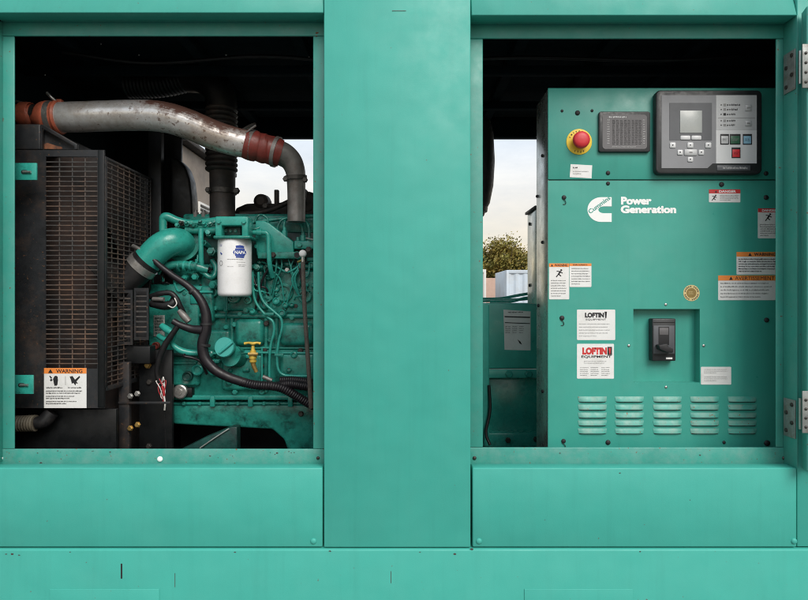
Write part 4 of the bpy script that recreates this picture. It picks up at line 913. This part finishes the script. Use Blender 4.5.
# intake plate and ledge
prism('intake_plate', [(255.4, 220.6), (264, 220.8), (269, 223), (293.6, 241.6), (293.6, 256.6), (257, 256.6), (255, 240)], .44, .03, EL, en, .004)
pbox('intake_ledge', 257.6, 251.8, 303, 258.6, .425, .08, E, en, .003); bolt(en, 273, 255, .424, 5.4, 'dark_steel', True)
ptube('ledge_hole', [(297, 255, .43), (297, 255, .418)], 2.9, M['ink'], en, 16, 2); ptube('ledge_ring', [(297, 255, .43), (297, 255, .42)], 3.6, E, en, 16, 2)
ptube('breather_pipe', [(253, 232.6, .41), (263, 232.6, .41), (267.4, 234, .41), (268.6, 240, .41), (269, 254, .41), (270, 266, .415), (272.6, 277, .44)], [2.4, 2.6, 2.4, 2.4, 2.4, 2.4, 2.4], EL, en, 16); ptube('breather_collar', [(257, 232.6, .41), (262, 232.6, .41)], 3.4, EL, en, 16, 2)
for a, b_ in ((279, 309), (286, 306)): pass
for pts, r_ in (([(277, 240, .46), (277.6, 228, .455), (282, 220, .46), (292, 218, .47), (304, 220, .47), (308.6, 228, .46), (309, 242, .455)], 1.5), ([(284, 232, .455), (284.4, 222, .46), (287, 219, .48)], 1.3), ([(303, 236, .45), (302, 226, .45), (298, 219.6, .47)], 1.5), ([(255, 222, .47), (258, 216, .47), (263, 215.4, .48), (267.6, 219, .48), (268, 224, .48)], 1.3), ([(247, 228, .44), (256, 229, .44), (262, 226, .45)], 1.6)):
    ptube('injector_line', pts, r_, E, en, 10)
for px, py in ((284.6, 233), (303, 237.6), (309, 243), (298, 243)): lathe('injector_nut', P(px, py, .45), (0, 0, 1), [(-.012, .011), (.008, .011), (.010, .007), (.022, .006), (.022, 0)], EL, en, 6)
pbox('line_clamp', 294, 240.6, 316, 249, .44, .03, EL, en, .004); bolt(en, 299.6, 245, .438, 5, 'engine_lt', True); bolt(en, 308.6, 249.6, .436, 5.4, 'dark_steel', True)
ptube('small_line', [(262, 262, .47), (275, 266, .46), (287, 272, .45), (296, 268, .45), (301, 263, .45)], 1.1, EL, en, 8); bolt(en, 287, 270, .45, 4, 'steel', True)
# centre-left clutter under the elbow
ptube('vertical_line', [(201, 229, .44), (201, 246, .435), (201.4, 262, .44), (202, 273, .45)], 2.5, EL, en, 14)
ptube('lower_hose', [(166, 266, .44), (180, 264.6, .44), (196, 267, .44), (208, 270, .45)], [4.6, 4, 4.6, 4], E, en, 16)
for px in (178, 184, 190, 196): ptube('hose_collar', [(px, 266, .44), (px + 2.2, 266.2, .44)], 5.4, random.choice((E, EL)), en, 16, 2)
ptube('curved_line', [(203, 272, .45), (209, 277, .45), (214, 276, .46), (216, 268, .47), (212, 260, .48)], 2.6, E, en, 12)
for px, py, r_ in ((205, 244, 3), (212, 252, 4), (209, 234, 3.2), (196, 276, 3.4), (186, 277, 2.6), (214, 284, 4), (257, 268, 3), (248, 278, 3), (258, 246, 2.6)):
    lathe('sensor', P(px, py, .465), (random.uniform(-.2, .2), -1, random.uniform(-.3, .3)), [(-.03, r_ * .0042), (.012, r_ * .0042), (.013, r_ * .003), (.026, r_ * .003), (.027, 0)], random.choice((E, EL, ED)), en, 6)
pbox('flat_bracket', 190, 286, 206, 304, .475, .02, EL, en, .003)
pbox('lift_pump', 200, 286, 213, 322, .46, .05, E, en, .01); ptube('pump_rib', [(200, 292, .458), (213, 292, .458)], 1.4, EL, en, 8, 2)
# two pale fuel lines down the block
ptube('fuel_line', [(252.6, 272, .46), (253, 290, .46), (256.6, 303.6, .46), (266, 315.6, .458), (273, 322, .455), (274, 332, .455), (270.6, 346, .455), (269.4, 362, .455), (269.4, 380, .455)], 1.35, EL, en, 10)
ptube('fuel_line', [(258.4, 272, .458), (259.4, 290, .458), (264, 302.4, .456), (275, 312.6, .452), (281, 318.6, .45), (282, 328, .45), (278.6, 342, .45), (277, 358, .45), (278.6, 370, .45), (284, 375, .45), (294, 376, .45), (308, 376, .45)], 1.35, EL, en, 10)
for px, py in ((267.6, 314), (277.4, 355)): pbox('line_clip', px - 3, py - 1.4, px + 6, py + 1.4, .444, .008, E, en, .001)
ptube('line_fitting', [(263, 376.6, .44), (272, 380.6, .44)], 2.2, M['cast'], en, 8, 2)
rg = random.Random(11)
for i in range(16):
    x, y = rg.uniform(205, 310), rg.uniform(262, 300); dx, dy = rg.uniform(-16, 16), rg.uniform(4, 26)
    ptube('small_line', [(x, y, .47), (x + dx * .2, y + dy * .5, .46), (x + dx * .8, y + dy * .6, .465), (x + dx, y + dy, .485)], rg.uniform(.6, 1.3), rg.choice((E, EL, M['loom'], M['rubber'])), en, 8)
for i in range(14):
    x, y = rg.uniform(152, 214), rg.uniform(228, 290); dx, dy = rg.uniform(-14, 14), rg.uniform(-4, 22)
    ptube('small_line', [(x, y, .49), (x + dx * .3, y + dy * .6, .475), (x + dx * .8, y + dy * .4, .48), (x + dx, y + dy, .49)], rg.uniform(.7, 1.5), rg.choice((E, EL, M['loom'], M['rubber'])), en, 8)
for i in range(22):
    x, y = rg.uniform(152, 318), rg.uniform(220, 390); bolt(en, x, y, BY - .016, rg.uniform(3, 5), rg.choice(('engine', 'engine_lt')), True)
for i in range(34):
    x, y = (rg.uniform(252, 318), rg.uniform(258, 314)) if i % 3 else (rg.uniform(200, 318), rg.uniform(352, 392))
    r_ = rg.uniform(1.6, 3.6) * .0042
    if i % 4 == 3: pbox('casting_pad', x - 3.4, y - 2, x + 3.4, y + 2, BY - .030, .03, rg.choice((E, EL)), en, .004)
    else: lathe('casting_boss', P(x, y, BY - .01), (rg.uniform(-.15, .15), -1, rg.uniform(-.1, .3)), [(-.01, r_ * 1.3), (.010, r_ * 1.2), (.014, r_), (.024, r_ * .95), (.027, r_ * .6), (.022, r_ * .5), (.022, 0)], rg.choice((E, E, EL)), en, 14)
for i in range(9):
    x = rg.uniform(262, 300); ptube('small_line', [(x, 259, .455), (x + rg.uniform(-5, 5), 268, .45), (x + rg.uniform(-9, 9), 280, .455), (x + rg.uniform(-12, 12), rg.uniform(290, 312), .475)], rg.uniform(.7, 1.2), rg.choice((E, EL, M['loom'])), en, 8)
ptube('block_line', [(205, 354, .475), (240, 352.6, .475), (290, 353, .475), (322, 353, .475)], 1.2, EL, en, 8); ptube('block_line', [(262, 348, .475), (262, 370, .475), (262, 388, .475)], 1.0, EL, en, 8)
# filler cap and drain valve
lathe('filler_neck', P(236, 357, .47), (-.25, -1, .25), [(-.04, .038), (.02, .036), (.03, .041), (.04, .041)], E, en, 28)
fc = lathe('filler_cap', P(225.6, 347.4, .40), (-.1, -1, .12), [(-.035, .026), (0, .034), (.003, .0365), (.015, .0365), (.018, .034), (.019, 0)], M['cap'], en, 32)
tube('cap_grip', [P(219.6, 352.6, .378), P(226.2, 347.2, .376), P(232.4, 342, .378)], .0058, M['cap'], fc, 10, 4)
dv = lathe('drain_valve', P(253, 362, .40), (0, 0, 1), [(-0.0037, 0.008), (0.0, 0.0128), (0.0074, 0.0136), (0.0074, 0.0104), (0.0129, 0.0104), (0.0129, 0.0144), (0.0331, 0.0144), (0.0368, 0.0112), (0.0423, 0.0112), (0.0423, 0.008), (0.0607, 0.0056), (0.0626, 0.0)], M['valve'], en, 16)
ptube('valve_handle', [(244.4, 343.6, .397), (249, 342.8, .395), (253, 343.6, .394), (257, 342.8, .395), (260.6, 343.6, .397)], [1.5, 1.2, 1.8, 1.2, 1.5], M['valve'], dv, 12, 5)
ptube('valve_collar', [(248.2, 354, .385), (258, 354, .385)], 1.7, M['brass'], dv, 6, 2)
ptube('valve_spout', [(253, 361, .40), (253.8, 366, .402), (256.4, 372, .405)], [2.6, 2.4, 2.0], M['brass'], dv, 10, 4)
# wiring harness
ptube('wiring_loom', [(146, 252, .37), (158, 264, .37), (172, 275, .37), (188, 286, .37), (200, 299, .372), (206, 314, .375), (206, 330, .375), (202.6, 345, .375), (205, 358, .375), (214, 369, .375), (228, 377, .378), (246, 383, .38)], [2.5, 2.8, 3.2, 3.6, 4.2, 4.9, 5.3, 5.4, 5.2, 4.9, 4.7, 4.6], M['loom'], en, 20)
ptube('corrugated_loom', [(240, 381.6, .379), (256, 385, .38), (272, 386, .385), (284, 389, .39), (298, 397, .40), (312, 405, .41), (324, 409, .42)], 4.1, M['loom'], en, 20, 8, (.0085, .0022))
ptube('side_loom', [(276, 386, .40), (290, 384, .40), (304, 386, .40), (320, 388, .41)], 4.0, M['loom'], en, 16, 8, (.0075, .002)); ptube('side_loom', [(280, 380, .41), (296, 380, .41), (320, 384, .42)], 3.2, M['loom'], en, 14, 8, (.0075, .002))
ptube('loom_branch', [(173, 321, .36), (180, 325, .362), (192, 329, .37), (203, 330, .372)], [3.2, 3.4, 4.2, 5], M['loom'], en, 16)
for pp in ([(206.4, 323, .375), (206.4, 325, .375)], [(205, 343.6, .375), (204.4, 345.6, .375)], [(192, 290.4, .371), (193.4, 292, .371)]): ptube('loom_tape', pp, 5.8 if pp[0][1] > 300 else 4.4, M['ink'], en, 20, 2)
ptube('black_hose', [(150, 297, .39), (160, 293.6, .38), (170, 293, .38), (176, 298, .38), (180, 306, .385), (184, 314, .40)], 2.7, M['rubber'], en, 14)
ptube('black_hose', [(152, 303, .40), (164, 305.6, .39), (172, 304, .39), (176, 298, .40)], 4.4, M['rubber'], en, 16); ptube('black_connector', [(153, 299, .38), (164, 299.4, .375)], 2.2, M['cast'], en, 8, 2)
ptube('white_tie', [(168, 305.6, .37), (173, 307.6, .365), (176.6, 303.6, .365), (174.6, 298, .37)], .65, M['wire_w'], en, 8)
ptube('plug_connector', [(179, 310.6, .37), (184, 316, .368), (189, 321.6, .368)], [2.4, 3.6, 3], M['cast'], en, 10, 5)
ptube('pale_hose', [(162, 326, .40), (167, 329.6, .385), (173, 334, .38), (172, 343, .40), (180, 350, .41), (190, 352.6, .42), (199, 353, .43)], [3.2, 3.6, 3.2, 2.4, 3.2, 3.2, 2.8], EL, en, 16)
ptube('pale_hose', [(159, 336, .42), (164, 339, .40), (170, 340, .39)], 2.8, EL, en, 14)
ptube('black_lead', [(178, 326, .36), (171, 336, .365), (164, 347, .37), (159, 360, .375), (157, 374, .38), (161, 384, .385)], [2.6, 3, 3.2, 3, 2.4, 2], M['rubber'], en, 14)
ptube('black_lead', [(186, 352, .41), (184, 356, .41), (193, 358, .42), (201, 362, .42), (207, 374, .44)], 1.4, M['loom'], en, 10)
for i in range(6):
    a = i / 6 * 6.28; ptube('loose_wire', [(161.5, 383, .38), (161 + 5 * math.cos(a), 381 + 4.4 * math.sin(a), .365 + .004 * i), (162 + 3 * math.cos(a + 1), 392 + 4 * math.sin(a + 1), .365), (163.4, 400, .37)], .45, M['wire_w' if i % 2 else 'wire_r'], en, 6)
ptube('loose_wire', [(162, 386, .36), (164, 394, .362), (163.6, 402, .365)], 1.2, M['wire_r'], en, 8); ptube('wire_tail', [(164, 396, .36), (165, 403, .36), (164.6, 410, .365)], .9, M['wire_w'], en, 8); ptube('wire_tail', [(164.6, 408, .365), (165, 425, .37), (166, 450, .38)], .5, M['rubber'], en, 6)
# dipstick with its pale tip
ptube('dipstick_tube', [(303, 262, .36), (303.6, 285, .36), (305, 315, .362), (307, 345, .366), (309, 375, .37), (311, 408, .38)], 2.2, M['braid'], en, 14)
lathe('dipstick_handle', P(302.8, 253.6, .36), (0, -1, 0), [(-.012, .009), (-.008, .0125), (0, .0135), (.008, .0125), (.011, .006), (.0112, 0)], M['pure'], en, 18, 60)
ptube('dipstick_neck', [(302.8, 255, .36), (303, 263, .36)], 1.7, M['steel'], en, 10, 3); ptube('dipstick_clip', [(298, 262, .38), (303, 259.6, .357)], 1.2, M['brass'], en, 8, 3)
ptube('tie_rod', [(306, 238, .44), (314, 239.6, .42), (322, 239.6, .40)], 1.0, M['steel'], en, 8, 3)
# exhaust manifold and turbo clutter on top, against the sky
ms = M['soot']
prism('manifold', [(233, 216), (236, 208), (246, 203.6), (262, 203), (275, 203.6), (290, 200), (306, 205), (330, 206), (330, 217)], .66, .12, ms, en, .006)
lathe('turbo_housing', P(308, 205, .70), (0, -1, .1), [(-.06, .03), (-.05, .05), (.02, .052), (.04, .036), (.05, .0)], ms, en, 22); lathe('turbo_outlet', P(262, 202, .68), (0, -1, 0), [(-.05, .03), (-.02, .034), (.02, .03), (.03, .016), (.03, 0)], ms, en, 20)
ptube('manifold_brace', [(240, 214, .60), (262, 212, .60), (280, 206, .60), (300, 196, .60)], 2.6, ms, en, 10); pbox('manifold_lug', 274, 189.6, 278.4, 206, .64, .02, ms, en, .003); bolt(en, 265.6, 206, .655, 6, 'dark_steel', True)
lathe('turbo_clamp', P(297.5, 196, .5), (.3, -1, .5), [(-.04, .03), (.02, .035), (.03, .028), (.03, 0)], ms, en, 20)
ptube('oil_feed', [(301, 212, .56), (301.6, 200, .56), (304, 190, .58), (309, 194, .6)], 1.1, M['dark_steel'], en, 8)
for px in (196, 204, 212): lathe('rocker_nut', P(px, 214.6, .56), (0, 0, 1), [(-.01, .012), (.008, .012), (.008, .007), (.018, .006), (.018, 0)], M['cast'], en, 6)

# ------------------------------------------------------------------ the yard beyond
nb = thing('neighbouring_unit', 'tan weathered equipment box seen in the gap behind the exhaust bellows', 'enclosure', (-2.7, 3.5, 0))
wbox('unit_body', -3.6, -1.80, 3.0, 4.3, .0, 2.77, M['tan'], nb, .02); wbox('unit_roof', -3.66, -1.74, 2.94, 4.36, 2.775, 2.82, M['soot'], nb, .01)
lv = wbox('vent_panel', -1.797, -1.78, 3.35, 3.62, 2.19, 2.36, M['cont_w'], nb, .004)
for i in range(4): wbox('vent_slat', -1.779, -1.772, 3.37, 3.60, 2.21 + i * .036, 2.228 + i * .036, M['dark_steel'], lv, .001)
def container(name, label, cat, x0, x1, y0, y1, h, m):
    t = thing(name, label, cat, ((x0 + x1) / 2, (y0 + y1) / 2, 0), None)
    bm = bmesh.new(); n = max(4, int((x1 - x0) / .28)); zs = (.15, h - .12)
    for (f, s_) in ((y0, -1), (y1, 1)):
        vs = []
        for i in range(n * 4 + 1):
            x = x0 + (x1 - x0) * i / (n * 4); d = (.0, .0, .035, .035)[i % 4] * -s_
            vs.append([bm.verts.new((x, f + d, z)) for z in zs])
        for a, b_ in zip(vs, vs[1:]): bm.faces.new([a[0], b_[0], b_[1], a[1]])
    build('corrugated_side', bm, m, t)
    wbox('roof', x0, x1, y0 - .01, y1 + .01, h - .12, h, m, t, .01); wbox('bottom_rail', x0, x1, y0 - .01, y1 + .01, .0, .15, m, t, .01)
    for xx in (x0, x1): wbox('end_panel', xx - .04, xx + .04, y0 - .012, y1 + .012, .001, h - .001, m, t, .01)
    return t
k = 18 + CAM_D; sk = MPP * k / CAM_D
container('storage_container', 'pale blue corrugated container in front of the trees beyond the right bay', 'container', (507.5 - 404) * sk, (507.5 - 404) * sk + 6, 18, 20.4, 1.5 + (300 - 270) * sk, M['cont'])
container('storage_container', 'narrow off-white container beside the centre post, left of the pink wall', 'container', (487 - 404) * sk - 6, (487 - 404) * sk, 18.5, 20.9, 1.5 + (300 - 268.5) * sk, M['cont_w'])
w = wbox('boundary_wall', 1.0, 12, 24, 24.25, 0, 1.5 + 22 * MPP * (24 + CAM_D) / CAM_D, M['pink'], None, .01); tag(w, 'pinkish block wall between the white and blue containers', 'wall')
def tree(label, x, y, h, rx, m, n, seed):
    rg = random.Random(seed); t = thing('tree', label, 'tree', (x, y, 0), 'trees behind the yard wall')
    bm = bmesh.new(); a_tube(bm, smoothpath([(x, y, 0), (x + .1, y, h * .25), (x - .05, y, h * .55), (x + .1, y, h * .85)], 5), [.16 - .13 * i / 15 for i in range(16)], 9)
    tips = []
    for i in range(11):
        a = rg.uniform(0, 6.28); z0 = h * rg.uniform(.25, .7); r_ = rx * rg.uniform(.5, .9); tip = Vector((x + r_ * math.cos(a), y + r_ * math.sin(a), min(h * .95, z0 + h * rg.uniform(.1, .3)))); tips.append(tip)
        a_tube(bm, smoothpath([(x, y, z0), ((x + tip.x) / 2, (y + tip.y) / 2, z0 + (tip.z - z0) * .35), tip], 4), [.05, .045, .04, .035, .03, .025, .02, .015, .01], 6)
    build('trunk', bm, M['bark'], t, True)
    clumps = []
    while len(clumps) < 60:
        v = Vector([rg.uniform(-1, 1) for _ in range(3)])
        if .25 < v.length < 1: clumps.append((Vector((x + v.x * rx, y + v.y * rx, h * .60 + v.z * h * .40)), rg.uniform(.28, .62)))
    V, F = [], []
    for i in range(n):
        c, s_ = rg.choice(clumps); d = Vector((rg.gauss(0, 1), rg.gauss(0, 1), rg.gauss(0, .8))) * s_ * .55; p = c + d
        nrm = Vector((rg.gauss(0, 1), rg.gauss(0, 1), rg.gauss(0, 1) + .4)).normalized(); u = nrm.orthogonal().normalized(); w_ = nrm.cross(u); l_ = rg.uniform(.05, .11)
        b0 = len(V); V += [p - u * l_, p + w_ * l_ * .45, p + u * l_, p - w_ * l_ * .45]; F.append((b0, b0 + 1, b0 + 2, b0 + 3))
    me = bpy.data.meshes.new('crown'); c0 = Vector((x, y, h * .6)); me.from_pydata([v - c0 for v in V], [], F); obj('crown', me, m, t, c0)
kt = MPP * (30 + CAM_D) / CAM_D
tree('gold-tinged round tree directly above the blue container', (506 - 404) * kt, 30, 1.5 + 57 * kt, 2.1, M['leaf'], 26000, 2)
tree('greener broad tree partly hidden behind the cabinet edge', (535 - 404) * kt, 31.5, 1.5 + 50 * kt, 2.0, M['leaf2'], 22000, 5)
tree('olive tree half hidden behind the centre post', (474 - 404) * kt, 31, 1.5 + 51 * kt, 2.0, M['leaf2'], 22000, 8)
bpy.data.objects.remove(_fo)
